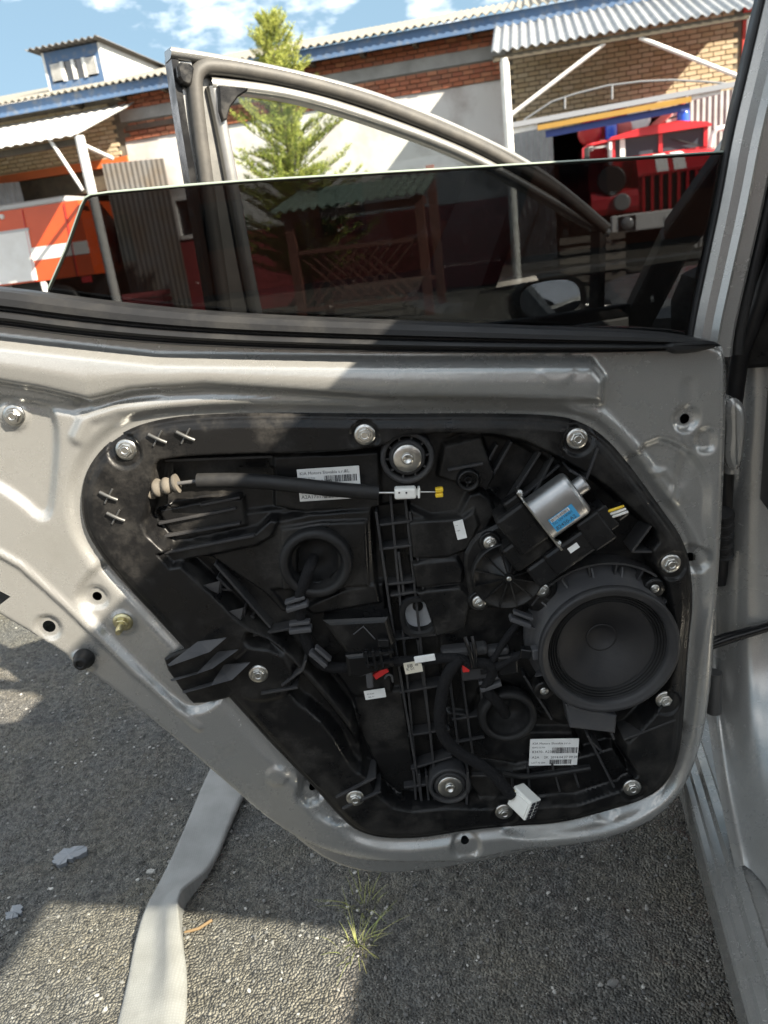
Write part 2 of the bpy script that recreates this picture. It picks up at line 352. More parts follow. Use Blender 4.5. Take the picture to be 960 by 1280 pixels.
# scattered grit
STONE = mat('grit_stone', (.2, .2, .19), .9)
_g = N(STONE.node_tree, 'ShaderNodeNewGeometry'); _r = N(STONE.node_tree, 'ShaderNodeValToRGB'); _r.color_ramp.elements[0].color = (.06, .06, .06, 1); _r.color_ramp.elements[1].color = (.42, .41, .38, 1); _r.color_ramp.elements.new(.75).color = (.19, .185, .175, 1); STONE.node_tree.links.new(_g.outputs['Random Per Island'], _r.inputs['Fac']); STONE.node_tree.links.new(_r.outputs['Color'], bsdf(STONE).inputs['Base Color'])
ico = bmesh.new(); bmesh.ops.create_icosphere(ico, subdivisions=1, radius=1); ico.verts.index_update()
iv = np.array([v.co[:] for v in ico.verts]); ifc = [[v.index for v in f.verts] for f in ico.faces]; ico.free()
n = 15000
p = np.stack([rng.uniform(-1.75, .7, n), .7+2.3*rng.random(n)**1.3], 1); hz = ground_h(p)
sz = .0011+.0030*rng.random(n)**4; sz[:90] *= 2.2
V = []; Fc = []
for k in range(n):
    q = iv*(1+.35*(rng.random((len(iv), 1))-.5))*sz[k]*np.array([1.25, .9, .6]); an = rng.random()*6.28
    q = np.stack([q[:, 0]*math.cos(an)-q[:, 1]*math.sin(an), q[:, 0]*math.sin(an)+q[:, 1]*math.cos(an), q[:, 2]], 1)+np.array([p[k, 0], p[k, 1], hz[k]+sz[k]*.35])
    o = k*len(iv); V += q.tolist(); Fc += [[i+o for i in f] for f in ifc]
put('gravel', gridmesh('gravel', V, Fc, STONE, False), kind='stuff', label='loose grit and small pale stones scattered over the asphalt', category='gravel')
# ================================================================ the car
HR = Vector((.378, .787, 0)); FWD = Vector((.22, .9755, 0)).normalized(); RGT = Vector((FWD.y, -FWD.x, 0)); ZZ = Vector((0,0,1))
CARM = frame(HR, RGT, FWD, ZZ)                       # x into the car, y towards its nose, z up; origin under the rear door hinge
car = empty('car', CARM, label='silver hatchback with its trim-less left rear door and left front door open', category='car')
PSI = math.radians(2); DU = Vector((math.cos(PSI), -math.sin(PSI), 0)); DN = Vector((-math.sin(PSI), -math.cos(PSI), 0))
D0 = Vector((0, .8, 0)); DOORM = frame(D0, DU, ZZ, DN)   # door frame: x towards hinge, y up, z towards the cabin side (viewer)
DINV = DOORM.inverted()
def dp(px, py, w=0.0):
    p = DINV @ hit(px, py, D0+DN*w, DN); return Vector((p.x, p.y, w))
def d2(pts, w=0.0): return np.array([dp(a, b, w)[:2] for a, b in pts])
def dpl(pts): return [dp(a, b, c) for a, b, c in pts]
# ---- rear door inner panel (stamped sheet)
MOD = chaikin(d2([(104,600),(102,640),(112,672),(140,712),(190,765),(250,830),(300,885),(345,935),(395,985),(420,1015),(445,1038),(480,1047),(530,1046),(580,1037),(640,1031),(700,1028),(760,1012),(805,998),(832,980),(848,948),(854,900),(860,800),(866,755),(862,700),(850,668),(828,638),(790,585),(757,546),(725,526),(690,518),(600,516),(480,517),(350,515),(250,517),(190,525),(150,541),(120,568)]), 2)
OUT = chaikin(d2([(-330,375),(-335,480),(-300,560),(-180,650),(-60,730),(0,768),(60,803),(110,838),(200,907),(270,967),(330,1020),(380,1052),(430,1070),(480,1077),(560,1077),(605,1072),(640,1062),(700,1058),(760,1048),(820,1025),(858,985),(878,930),(888,870),(893,800),(900,700),(907,560),(908,470),(906,436),(895,428),(880,424),(800,428),(480,428),(200,418),(0,392),(-150,378)]), 2)
B1 = d2([(-330,396),(0,425),(200,447),(480,451),(735,451),(750,470),(748,500),(700,497),(480,494),(260,480),(170,486),(120,498),(60,484),(0,474),(-330,440)])
TRO = chaikin(d2([(128,700),(158,706),(215,790),(268,850),(276,872),(248,888),(222,880),(160,818),(104,757),(95,740)]), 2)
POCK = chaikin(d2([(-160,500),(55,500),(74,522),(70,600),(62,655),(20,615),(-60,575),(-160,560)]), 2)
LOW = chaikin(d2([(330,905),(372,950),(376,998),(408,1027),(470,1033),(540,1030),(560,1010),(640,1010),(540,960),(420,900)]), 2)
LOW2 = chaikin(d2([(620,1030),(640,1045),(700,1043),(760,1034),(815,1010),(845,975),(865,900),(872,840),(878,780),(890,740),(892,690),(880,650),(884,600),(860,560),(800,540),(700,700)]), 2)
DIM = [(855,522,.015,-.005),(868,700,.019,-.007),(852,915,.011,-.004),(757,1015,.017,-.004),(582,1055,.021,-.006),(390,990,.020,-.007),(347,966,.015,.0025),(120,747,.016,-.004),(154,777,.016,.003),(63,781,.017,-.004),(106,823,.016,.004),(18,519,.017,.003),(107,505,.010,-.003),(690,455,.02,.0015)]
ARC = d2([(812,590),(830,588),(842,602),(836,622)])
SQ = chaikin(d2([(868,536),(888,532),(891,556),(884,563),(868,562)]), 2)
RID = [(d2([(-80,640),(30,703),(85,752),(170,835),(250,905)]), .007, .0035), (d2([(0,497),(110,512),(160,495),(200,487)]), .009, -.003), (d2([(100,545),(112,520),(150,508),(300,502),(500,506),(700,504),(745,515),(790,560),(840,625)]), .012, .004), (d2([(858,480),(862,560),(850,600)]), .012, -.002)]
def panel_h(P):
    h = np.zeros(len(P)); so = psdf(P, OUT); sm = psdf(P, MOD)
    h += .013*sstep(.5-psdf(P, B1)/.013)
    h += .0075*sstep((sm-.004)/.013); h += .007*np.sqrt(np.clip(-psdf(P, B1)/.03, 0, 1))
    h -= .0075*sstep(.5-psdf(P, TRO)/.009); h -= .007*sstep(.5-psdf(P, POCK)/.012)
    h -= .006*sstep(.5-psdf(P, LOW)/.007); h -= .006*sstep(.5-psdf(P, LOW2)/.008)
    h -= .005*sstep(.5-psdf(P, SQ)/.006)
    for pl, wd, a in RID: h += a*sstep(1-lined(P, pl)/wd)
    h += .0022*sstep(1-lined(P, ARC)/.005)
    for x, y, r, a in DIM:
        c = dp(x, y); d = np.hypot(P[:, 0]-c.x, P[:, 1]-c.y); h += a*sstep((r-d)/.0042)
    h -= .010*sstep((so+.007)/.008)
    h += (vnoise(P, 11, 5)-.5)*.0012
    return h
def circ(px, py, r, k=14):
    c = dp(px, py); return np.array([(c.x+r*math.cos(2*math.pi*i/k), c.y+r*math.sin(2*math.pi*i/k)) for i in range(k)])
HOL = [circ(855,523,.0055),circ(868,701,.0055),(circ(852,916,.0045)),circ(757,1014,.0045),circ(581,1050,.0055),circ(391,990,.0055),circ(120,747,.0055),circ(63,781,.0075)]
slot = d2([(-40,716),(0,733),(17,742),(4,752),(-40,745)])
hole = MOD+0; cm = hole.mean(0)
inner = np.array([p for p in MOD]); e = np.roll(inner, -1, 0)-np.roll(inner, 1, 0); e /= np.linalg.norm(e, axis=1)[:, None]
ar = np.sum(inner[:, 0]*np.roll(inner[:, 1], -1)-np.roll(inner[:, 0], -1)*inner[:, 1]); sg = 1 if ar > 0 else -1
inner = inner+sg*np.stack([-e[:, 1], e[:, 0]], 1)*.013
rd_me = fieldmesh('rear_door', OUT, [inner[::2]]+HOL+[slot], .0036, panel_h, SILVER)
rear = put('rear_door', rd_me, car, DOORM, label='open left rear door of silver car with trim removed')
# flange returning to the outer skin, and the skin itself
def shrink(P, d):
    P = np.array(P); e = np.roll(P, -1, 0)-np.roll(P, 1, 0); e /= np.linalg.norm(e, axis=1)[:, None]
    a = np.sum(P[:, 0]*np.roll(P[:, 1], -1)-np.roll(P[:, 0], -1)*P[:, 1]); s = 1 if a > 0 else -1
    return P+s*np.stack([-e[:, 1], e[:, 0]], 1)*d
mb = MB(); loops = []
lp = OUT; hv = panel_h(lp)
rings = [(lp, hv-.0004), (shrink(lp, -.002), hv-.004), (shrink(lp, -.001), hv-.010), (shrink(lp, .008), np.full(len(lp), -.030)), (shrink(lp, .004), np.full(len(lp), -.052))]
n = len(lp)
for a, b in zip(rings[:-1], rings[1:]):
    vs = [(x, y, z) for (x, y), z in zip(*a)]+[(x, y, z) for (x, y), z in zip(*b)]
    mb.add(vs, [(i, (i+1) % n, n+(i+1) % n, n+i) for i in range(n)], 0, True)
mb.build('edge_flange', SILVER, rear, DOORM)
SK = chaikin(d2([(-340,360),(-345,480),(-310,575),(-190,672),(-70,752),(60,822),(200,925),(300,1010),(338,1064),(388,1110),(440,1132),(500,1136),(600,1122),(700,1100),(790,1075),(850,1040),(888,1000),(900,930),(906,800),(912,560),(912,440),(880,415),(480,418),(0,380)]), 2)
mb = MB(); mb.prism(SK, -.075, -.055, bev=.006); mb.build('outer_skin', SILVER, rear, DOORM)
# near-black sheet standing in for the shade seen through the holes
mb = MB(); mb.prism(shrink(OUT, .012), -.052, -.046); mb.build('hole_shade_backing', BLACKHOLE, rear, DOORM)
# ---- belt seal: rubber strips along the window sill
BT = [(-340,335),(-150,346),(0,358),(100,372),(200,384),(300,392),(400,397),(480,400),(600,405),(700,409),(800,413),(850,418),(885,425)]
BB = [(-340,380),(-150,392),(0,404),(100,418),(200,427),(300,432),(400,435),(480,437),(600,438),(700,438),(800,437),(850,434),(890,429)]
bt = chaikin([tuple(dp(a, b)) for a, b in BT], 2, False); bb = chaikin([tuple(dp(a, b)) for a, b in BB], 2, False)
m = min(len(bt), len(bb)); prof = [(0.0, -.012), (.0, .010), (.05, .016), (.22, .021), (.40, .022), (.47, .018), (.50, .013), (.55, .013), (.60, .020), (.72, .023), (.80, .021), (.86, .014), (.90, .014), (.95, .019), (1.0, .015), (1.0, -.012)]
vs = []
for i in range(m):
    a, b = Vector(bt[i]), Vector(bb[i])
    for t, z in prof:
        q = a.lerp(b, t); vs.append((q.x, q.y, z+.004))
k = len(prof)
fs = [(i*k+j, i*k+j+1, (i+1)*k+j+1, (i+1)*k+j) for i in range(m-1) for j in range(k-1)]
mb = MB(); mb.add(vs, fs, 0, False); mb.build('belt_seal', RUBBER, rear, DOORM)
# ---- rear window glass, half lowered
gw = -.022
GT = [(60,362),(82,312),(101,258),(106,248),(113,244),(135,241)]
gp = d2(GT, gw).tolist()+d2([(300,227),(480,216),(700,203),(940,188),(920,300),(890,440),(480,450),(200,440),(50,400)], gw).tolist()
TINT = glass('tinted_glass', (.225, .23, .238)); CLEAR = glass('clear_glass', (.94, .96, .95))
mb = MB(); mb.prism(gp, gw-.0042, gw); mb.build('window_glass', TINT, rear, DOORM)
edge = [Vector((x, y, gw-.0021)) for x, y in (d2(GT, gw).tolist()+d2([(220,233),(300,227),(400,221),(480,216),(600,209),(700,203),(820,196),(940,188)], gw).tolist())]
GEDGE = mat('ground_glass_edge', (.22, .26, .22), .4, spec=.5)
mb = MB(); mb.tube(edge, .0020, 6); mb.build('glass_edge', GEDGE, rear, DOORM)
# ---- window frame (front sash and the top rail above the picture)
SA = [(893,446),(897,410),(915,330),(933,250),(948,170),(968,90),(990,0),(1010,-80)]
sa = [dp(a, b, -.006) for a, b in SA]
top = sa[-1]
path = sa+[top+Vector((.0,.05,0)), top+Vector((-.03,.085,0)), top+Vector((-.12,.125,0)), top+Vector((-.50,.15,0)), top+Vector((-.95,.11,0)), top+Vector((-1.10,.02,0)), top+Vector((-1.16,-.18,0)), top+Vector((-1.14,-.30,0))]
path = [Vector(p) for p in chaikin([tuple(p) for p in path], 2, False)]
pf = [(-.018, -.022), (-.018, .000), (-.014, .004), (-.002, .004), (.003, .010), (.008, .004), (.016, .002), (.021, -.006), (.021, -.022)]
mb = MB(); mb.sweep(path, pf, (0,0,1), smooth=False); mb.build('window_frame', SILVER, rear, DOORM)
mb = MB(); mb.sweep([p+Vector((.0,0,-.012)) for p in path], [(-.024,-.012),(-.024,.006),(-.034,.002),(-.038,-.01)], (0,0,1)); mb.build('frame_seal', RUBBER, rear, DOORM)
mb = MB(); mb.sweep([p+Vector((.0,0,-.016)) for p in path], [(.021,-.010),(.021,.008),(.024,.006),(.024,-.01)], (0,0,1)); mb.build('glass_channel', RUBBER, rear, DOORM)
mb = MB(); mb.prism(chaikin(d2([(820,424),(860,421),(886,424),(882,431),(850,438),(824,438)]), 1), .012, .027, bev=.003); mb.build('corner_plug', RUBBER, rear, DOORM)
# ---- carrier module: one moulded black sheet with its levels
LEV = []   # (polygon px, height, softness)
def lev(h, soft, pts, it=0): LEV.append((h, soft*.65, chaikin(d2(pts), it) if it else d2(pts)))
RECESS = [(197,582),(206,573),(290,568),(400,567),(478,560),(500,545),(560,541),(640,545),(690,568),(718,584),(750,604),(790,640),(822,668),(806,690),(836,740),(838,860),(800,905),(772,930),(800,975),(700,1000),(600,1004),(560,1002),(500,1008),(470,985),(447,950),(447,905),(420,870),(385,830),(350,800),(310,780),(260,730),(215,690),(180,657),(188,630),(195,600)]
lev(-.024, .006, RECESS, 1)
lev(-.030, .005, [(205,580),(335,575),(335,592),(380,592),(380,640),(300,650),(205,640)])
lev(-.018, .003, [(330,572),(400,570),(400,588),(332,590)])
lev(-.014, .004, [(340,575),(475,568),(475,640),(380,646),(340,640)])
lev(-.010, .004, [(205,692),(318,672),(334,656),(348,654),(385,646),(464,640),(470,752),(400,760),(352,772),(330,748),(262,702)])
lev(-.020, .003, [(190,645),(255,632),(300,630),(305,665),(240,680),(215,686)])
lev(-.004, .003, [(200,690),(318,668),(336,652),(348,652),(340,672),(320,684),(215,706)])
lev(-.005, .003, [(350,664),(400,656),(458,654),(462,738),(395,746),(352,740)])
lev(-.014, .003, [(338,742),(480,735),(500,1000),(480,985),(455,900),(420,850),(385,800)])
lev(-.006, .003, [(430,740),(470,733),(476,757),(390,772),(380,762)])
lev(-.017, .003, [(440,880),(515,870),(528,990),(500,1004),(478,985),(452,930)])
lev(-.030, .003, [(470,640),(512,636),(528,735),(548,738),(560,1000),(525,1003),(492,800)])
lev(-.012, .003, [(512,640),(545,655),(575,648),(588,622),(612,618),(622,645),(600,690),(602,745),(560,800),(530,742)])
lev(-.004, .003, [(514,706),(572,700),(580,714),(578,732),(520,738)])
lev(-.004, .003, [(518,742),(576,736),(590,750),(582,790),(545,800),(532,760)])
lev(-.006, .003, [(510,655),(548,652),(580,650),(594,640),(600,660),(585,690),(560,700),(516,702)])
lev(-.036, .006, [(560,548),(640,552),(700,590),(725,640),(690,690),(640,650),(610,620),(585,612),(560,590)], 1)
lev(-.012, .003, [(556,560),(604,548),(622,600),(612,618),(590,612),(565,606),(548,600)])
lev(-.045, .003, [(372,690),(385,678),(408,678),(420,692),(420,716),(408,728),(384,728),(372,716)])
lev(-.028, .006, [(640,860),(670,905),(730,925),(770,930),(760,960),(640,965),(600,950),(590,880)], 1)
lev(-.018, .004, [(600,905),(640,925),(720,925),(740,965),(700,975),(610,960),(560,955),(560,900)])
lev(-.045, .003, [(614,885),(622,874),(646,874),(656,886),(656,902),(646,914),(622,914),(614,902)])
lev(-.010, .004, [(590,962),(640,968),(720,955),(770,940),(792,975),(720,1000),(600,1003),(585,985)])
lev(-.010, .008, [(300,785),(345,802),(380,842),(420,888),(450,930),(455,965),(430,940),(385,885),(340,830)], 1)
lev(.012, .006, [(296,800),(352,806),(372,834),(366,862),(322,872),(300,862)], 1)
lev(.010, .010, [(330,880),(372,868),(415,905),(440,950),(432,975),(405,985),(372,948)], 1)
lev(.010, .006, [(412,972),(458,960),(470,985),(455,1010),(432,1016)], 1)
def mod_h(P):
    so = psdf(P, MOD)
    h = .0045*sstep(-so/.004)+.0035*sstep((-so-.010)/.004)+.0015
    for a, s, poly in LEV:
        t = sstep(.5-psdf(P, poly)/(2*s)); h = h*(1-t)+a*t
    # raised bead just inside the rim
    h += .0022*sstep(1-np.abs(so+.010)/.0035)
    for x, y, r, b in ((158,562,.020,.001), (456,543,.017,.001), (721,548,.018,.001), (838,704,.018,.001), (831,874,.018,.001), (790,984,.018,.001), (630,1014,.018,.001)):
        c = dp(x, y); d = np.hypot(P[:, 0]-c.x, P[:, 1]-c.y); h -= .0032*sstep((r-d)/.003)
    return h
put('carrier_panel', fieldmesh('carrier_panel', MOD, [], .0019, mod_h, PLASTIC), rear, DOORM)
def surf(px, py):
    """point on the moulded sheet seen at a pixel (door frame)"""
    w0 = 0.
    for _ in range(6):
        q = dp(px, py, w0); w0 = .5*w0+.5*float(mod_h(np.array([[q.x, q.y]]))[0])
    return dp(px, py, w0)
def at(px, py, dw=0.0):
    q = surf(px, py); return dp(px, py, q.z+dw)
def psurf(px, py):
    q = dp(px, py); return dp(px, py, float(panel_h(np.array([[q.x, q.y]]))[0]))
T = Matrix.Translation
# ---- ribs: each a thin moulded fin
def rib(a, b, top, bot=-.034, th=.0029, mt=None):
    A, B = dp(a[0], a[1], top), dp(b[0], b[1], top)
    mb = MB(); up = Vector((0,0,1)); d = (B-A); l = d.length; d.normalize()
    mb.bar(A-Vector((0,0,(top-bot)/2)), B-Vector((0,0,(top-bot)/2)), th, top-bot, up, bev=.0006)
    return mb.build('rib', mt or PLASTIC2, rear, DOORM)
RIBS = [((472,657),(513,652),-.010),((474,687),(524,681),-.010),((484,731),(530,726),-.010),((488,745),(544,737),-.010),((494,800),(548,793),-.010),((500,866),(553,857),-.010),((510,920),(562,912),-.012),((514,962),(565,946),-.010),
 ((488,620),(522,990),-.012),((506,618),(545,985),-.012),((498,690),(505,745),-.012),((522,800),(540,930),-.014),((470,640),(493,800),-.008),((493,800),(527,1003),-.008),((512,640),(530,742),-.010),
 ((562,845),(575,950),-.014),((578,848),(592,950),-.014),((600,850),(606,900),-.014),((565,900),(606,894),-.014),((560,930),(606,922),-.014),
 ((205,692),(318,670),-.001),((200,672),(300,655),-.014),((198,655),(295,636),-.016),((206,576),(340,571),-.012),((250,632),(300,622),-.012),((268,705),(338,785),-.006),((271,722),(287,738),-.008),((275,735),(273,765),-.006),((305,762),(303,800),-.006),((276,737),(290,738),-.012),((306,771),(318,772),-.012),((316,795),(365,786),-.004),
 ((600,560),(578,600),-.016),((622,556),(594,606),-.018),((640,552),(606,612),-.018),((676,565),(622,650),-.018),((692,572),(668,618),-.016),((700,582),(652,622),-.018),
 ((733,600),(748,560),.012),((712,588),(733,600),.012),((560,588),(604,580),-.008),
 ((585,965),(583,1018),.002),((640,965),(642,1000),-.006),((660,960),(663,998),-.006),((690,955),(700,990),-.006),((716,960),(724,985),-.004),((735,920),(768,985),.006),((740,928),(752,940),.004),((590,970),(660,972),-.004),((660,972),(738,960),-.004),
 ((520,1000),(517,965),-.006),((527,1003),(524,968),-.006),((536,1002),(533,970),-.006),((544,1003),(540,972),-.006),((505,985),(545,980),-.006),((420,998),(470,972),.014),((428,1012),(476,990),.014),((352,858),(378,838),.016),((326,868),(372,860),.016),((378,838),(382,826),.016),
 ((760,905),(768,925),.002),((845,900),(780,925),.010),((655,845),(690,900),-.004),((820,650),(790,690),.006),((790,690),(838,690),.004)]
for a, b, t in RIBS: rib(a, b, t)
# ---- screws and bolts: one mesh for each size
def bolt_mesh(nm, r, hexh=.006):
    mb = MB(); mb.lathe([(r*1.0, 0), (r*1.0, .0015), (r*.93, .0024), (r*.72, .0028)], 24, cap1=True)
    hx = [(r*.66*math.cos(math.pi/3*i), r*.66*math.sin(math.pi/3*i)) for i in range(6)]
    mb.prism(hx, .0026, hexh, bev=.0007)
    mb.lathe([(r*.40, hexh+.0001), (r*.36, hexh+.0009), (r*.30, hexh+.0009), (r*.26, hexh-.0010), (0.0001, hexh-.0012)], 18)
    return mb.mesh(nm, STEEL)
BM = bolt_mesh('bolt', .0115); BS = bolt_mesh('bolt_small', .0082, .005)
for x, y in ((158,562),(456,543),(721,548),(838,704),(831,874),(790,984),(630,1014),(444,997),(323,842)):
    q = at(x, y); put('bolt', BM, rear, DOORM @ T(q-Vector((0,0,.0006))) @ Matrix.Rotation(random.random()*2, 4, 'Z') @ Matrix.Rotation(random.uniform(-.05,.05), 4, 'X'))
q = psurf(18, 519); put('bolt', BM, rear, DOORM @ T(q))
# stud with a nut, rubber stop
q = psurf(154, 777); mb = MB(); mb.lathe([(.0115,0),(.0115,.002),(.008,.003)], 20, cap1=True); mb.prism([(.0075*math.cos(math.pi/3*i), .0075*math.sin(math.pi/3*i)) for i in range(6)], .003, .008, bev=.0006); mb.lathe([(.004,.008),(.004,.018),(.0032,.019),(.0032,.022)], 12, cap1=True)
mb.build('stud', mat('yellow_zinc', (.55,.50,.30), .35, .9), rear, DOORM @ T(q) @ Matrix.Rotation(.15,4,'X'))
q = psurf(106, 822); mb = MB(); mb.lathe([(.012,0),(.012,.004),(.0095,.006),(.0090,.013),(.0070,.016),(.0040,.017),(.0035,.015)], 20, cap1=True); mb.build('rubber_stop', RUBBER, rear, DOORM @ T(q))
PINGLINT = mat('pin_glint', (.11,.11,.108), .34, .6)
# black plastic pin crosses on the flange, sun glint painted as grey metal
for x, y in ((197,548),(232,545),(136,620),(145,646)):
    q = at(x, y, .0005); mb = MB()
    mb.tube([Vector((-.0085,.0055,.0006)), Vector((-.003,.002,.0016)), Vector((.003,-.002,.0016)), Vector((.0085,-.0055,.0006))], .0021, 8)
    mb.tube([Vector((.006,.0075,.0004)), Vector((-.006,-.0075,.0004))], .0011, 6)
    mb.build('pin_cross', PINGLINT, rear, DOORM @ T(q))
# ---- pulleys of the cable lift
def pulley(px, py, ro, ri, wz):
    q = dp(px, py, wz); M = DOORM @ T(q)
    mb = MB(); mb.lathe([(ro,-.02),(ro,.004),(ro-.0015,.006),(ro-.004,.006),(ro-.0055,.004),(ro-.0055,-.02)], 36)
    for i in range(10):
        a = 2*math.pi*i/10; mb.bar((ri*math.cos(a), ri*math.sin(a), -.006), ((ro-.003)*math.cos(a), (ro-.003)*math.sin(a), -.006), .0022, .014, (0,0,1))
    mb.lathe([(ri*1.28,-.02),(ri*1.28,.002),(ri*1.12,.004),(ri*1.02,.004)], 30, cap1=True); mb.build('pulley_mount', PLASTIC2, rear, M)
    mb = MB(); mb.lathe([(ri,.003),(ri,.0062),(ri*.93,.007),(ri*.48,.007)], 30, cap1=True)
    mb.lathe([(ri*.42,.007),(ri*.42,.0095),(ri*.34,.0105),(ri*.24,.0105),(ri*.2,.008),(.0001,.008)], 20); mb.build('washer', STEEL, rear, M)
pulley(509, 571, .029, .0155, -.004); pulley(562, 980, .027, .0155, -.004)
# small turret
q = dp(585, 599, -.012); mb = MB(); mb.lathe([(.016,-.02),(.0125,.006),(.0115,.008),(.009,.008),(.0085,-.004)], 26); mb.lathe([(.0045,-.01),(.0045,.004),(.003,.0045),(.0025,0)], 14, cap1=True)
for i in range(3): a = i*2.09+.3; mb.bar((.003*math.cos(a),.003*math.sin(a),-.002),(.009*math.cos(a),.009*math.sin(a),-.002),.002,.008)
mb.build('screw_boss', PLASTIC, rear, DOORM @ T(q))
# ---- rubber grommets
def grommet(px, py, wz, ro, ri, depth):
    M = DOORM @ T(dp(px, py, wz))
    mb = MB(); mb.lathe([(ro,-.008),(ro*1.0,.003),(ro*.97,.007),(ro*.90,.009),(ro*.80,.009),(ro*.72,.006),(ri*1.10,.005),(ri,.000),(ri*.96,-depth*.4),(ri*.55,-depth*.9),(ri*.2,-depth*.75),(.0001,-depth*.7)], 40)
    return mb.build('grommet', RUBBER, rear, M)
grommet(395, 703, -.000, .0415, .028, .030); grommet(634, 893, -.008, .036, .025, .028)
# oval access ring with the pale metal seen through it
q = dp(524, 768, -.018); mb = MB(); k = 30
def oval(rx, ry, z): return [Vector((rx*(abs(math.cos(2*math.pi*i/k))**.75)*math.copysign(1, math.cos(2*math.pi*i/k)), ry*(abs(math.sin(2*math.pi*i/k))**.75)*math.copysign(1, math.sin(2*math.pi*i/k)), z)) for i in range(k)]
rg = [oval(.024,.027,-.015), oval(.024,.027,.006), oval(.0225,.0255,.009), oval(.0185,.021,.009), oval(.0165,.019,.006), oval(.0165,.019,-.014)]
for a, b in zip(rg[:-1], rg[1:]): mb.add(a+b, [(i, (i+1) % k, k+(i+1) % k, k+i) for i in range(k)], 0, True)
mb.build('access_ring', RUBBER, rear, DOORM @ T(q))
mb = MB(); mb.add(oval(.018,.0205,-.006), [tuple(range(k))], 0); mb.build('access_cover', mat('pale_film', (.42,.44,.46), .45, noise=50, col2=(.30,.31,.33)), rear, DOORM @ T(q))
mb = MB(); mb.lathe([(.0062,-.006),(.0062,-.003),(.005,-.002),(.0035,-.002),(.003,-.004),(.0015,-.004),(.0001,-.003)], 18); mb.build('cover_screw', PLASTIC, rear, DOORM @ T(q+Vector((-.0006,.009,0))))
# ---- loudspeaker
SW = .030; SPKRIM = black_plastic('speaker_rim_rubber', .028, .42, .6, (.08,.075,.07))
sc0 = dp(762, 815, SW); rr = (dp(851, 815, SW)-dp(674, 815, SW)).length/2
MS = DOORM @ T(Vector((sc0.x, sc0.y, 0)))
mb = MB(); mb.lathe([(rr*1.10,-.028),(rr*1.10,-.012),(rr*1.04,-.010),(rr*1.0,.004),(rr*.955,.020),(rr*.95,SW-.008)], 72)
for i in range(16):
    a = 2*math.pi*i/16+.1; mb.bar((rr*.96*math.cos(a), rr*.96*math.sin(a), -.004), (rr*1.09*math.cos(a), rr*1.09*math.sin(a), -.010), .0022, .014, (0,0,1))
mb.build('speaker_basket', GREYPL, rear, MS)
mb = MB(); mb.lathe([(rr*.93,SW-.010),(rr*.985,SW-.009),(rr,SW-.005),(rr*.995,SW),(rr*.97,SW+.002),(rr*.93,SW+.001),(rr*.90,SW-.001),(rr*.87,SW-.001),(rr*.845,SW-.006),(rr*.83,SW-.012)], 80); mb.build('speaker_rim', SPKRIM, rear, MS)
pr = []
for i in range(41):
    t = i/40; r = rr*(.84-.15*t); pr.append((r, SW-.011-.004*t+.0034*abs(math.sin(t*math.pi*4))))
mb = MB(); mb.lathe(pr, 80); mb.build('speaker_surround', RUBBER, rear, MS)
CONE = mat('paper_cone', (.010,.010,.012), .58, noise=25, col2=(.022,.021,.021), spec=.35, bump=(300,.25,.001))
mb = MB(); mb.lathe([(rr*.70,SW-.0145),(rr*.66,SW-.015),(rr*.45,SW-.024),(rr*.21,SW-.036)], 72); mb.build('speaker_cone', CONE, rear, MS)
mb = MB(); mb.lathe([(rr*.222,SW-.0345),(rr*.21,SW-.0335),(rr*.195,SW-.0345),(rr*.17,SW-.036),(rr*.11,SW-.038),(rr*.05,SW-.039),(.0001,SW-.0393)], 40); mb.build('speaker_dust_cap', CONE, rear, MS)
# mounting ears with screws
for x, y, z in ((818,735,.004),(680,863,.002)):
    q = dp(x, y, z); mb = MB(); mb.lathe([(.0125,-.02),(.0125,0),(.0115,.0015),(.0065,.0015)], 22, cap1=True); mb.build('speaker_ear', PLASTIC, rear, DOORM @ T(q))
    put('screw', BS, rear, DOORM @ T(q+Vector((0,0,.0012))) @ Matrix.Scale(.62, 4))
# arc guard over the speaker
arc = [dp(690+165*t, 770-62*math.sin(math.pi*(.12+.80*t))-10*t, .004) for t in [i/18 for i in range(19)]]
cx = [Vector((sc0.x+rr*1.17*math.cos(math.radians(a)), sc0.y+.006+rr*1.13*math.sin(math.radians(a)), -.002)) for a in range(48, 150, 5)]
mb = MB(); mb.sweep(cx, [(-.0012,-.02),(-.0012,.004),(.0012,.004),(.0012,-.02)], (0,0,1), smooth=False)
for i in range(2, len(cx), 4):
    d = (cx[i]-Vector((sc0.x, sc0.y, -.002))).normalized(); mb.bar(cx[i]-d*.016-Vector((0,0,.006)), cx[i]-Vector((0,0,.006)), .002, .014)
mb.build('speaker_guard', PLASTIC2, rear, DOORM)
# box below the speaker
mb = MB(); mb.prism(d2([(706,878),(770,893),(768,915),(712,908)]), -.03, .004, bev=.002); mb.build('speaker_bracket', GREYPL, rear, DOORM)
# ---- window motor
gc = dp(635, 720, .006)
mb = MB(); R0 = .041
mb.lathe([(R0,-.03),(R0,0),(R0-.0015,.002),(R0*.93,.002),(R0*.90,.0),(R0*.55,.0),(R0*.52,.003),(R0*.16,.004),(R0*.14,.007)], 48, cap1=True)
for i in range(12):
    a = 2*math.pi*i/12+.2; mb.bar((.006*math.cos(a),.006*math.sin(a),.003),(R0*.92*math.cos(a),R0*.92*math.sin(a),.001),.0016,.005)
mb.build('motor_gear_cover', PLASTIC, rear, DOORM @ T(gc))
mb = MB(); mb.lathe([(.003,.007),(.003,.0085),(.002,.009)], 12, cap1=True); mb.build('motor_pin', STEEL, rear, DOORM @ T(gc))
mb = MB(); mb.prism(chaikin(d2([(578,700),(592,672),(612,662),(640,648),(660,630),(680,640),(700,672),(690,705),(700,740),(690,760),(668,768),(655,756),(610,764),(590,760),(586,740)]), 1), -.034, -.002, bev=.003); mb.build('motor_plate', PLASTIC, rear, DOORM)
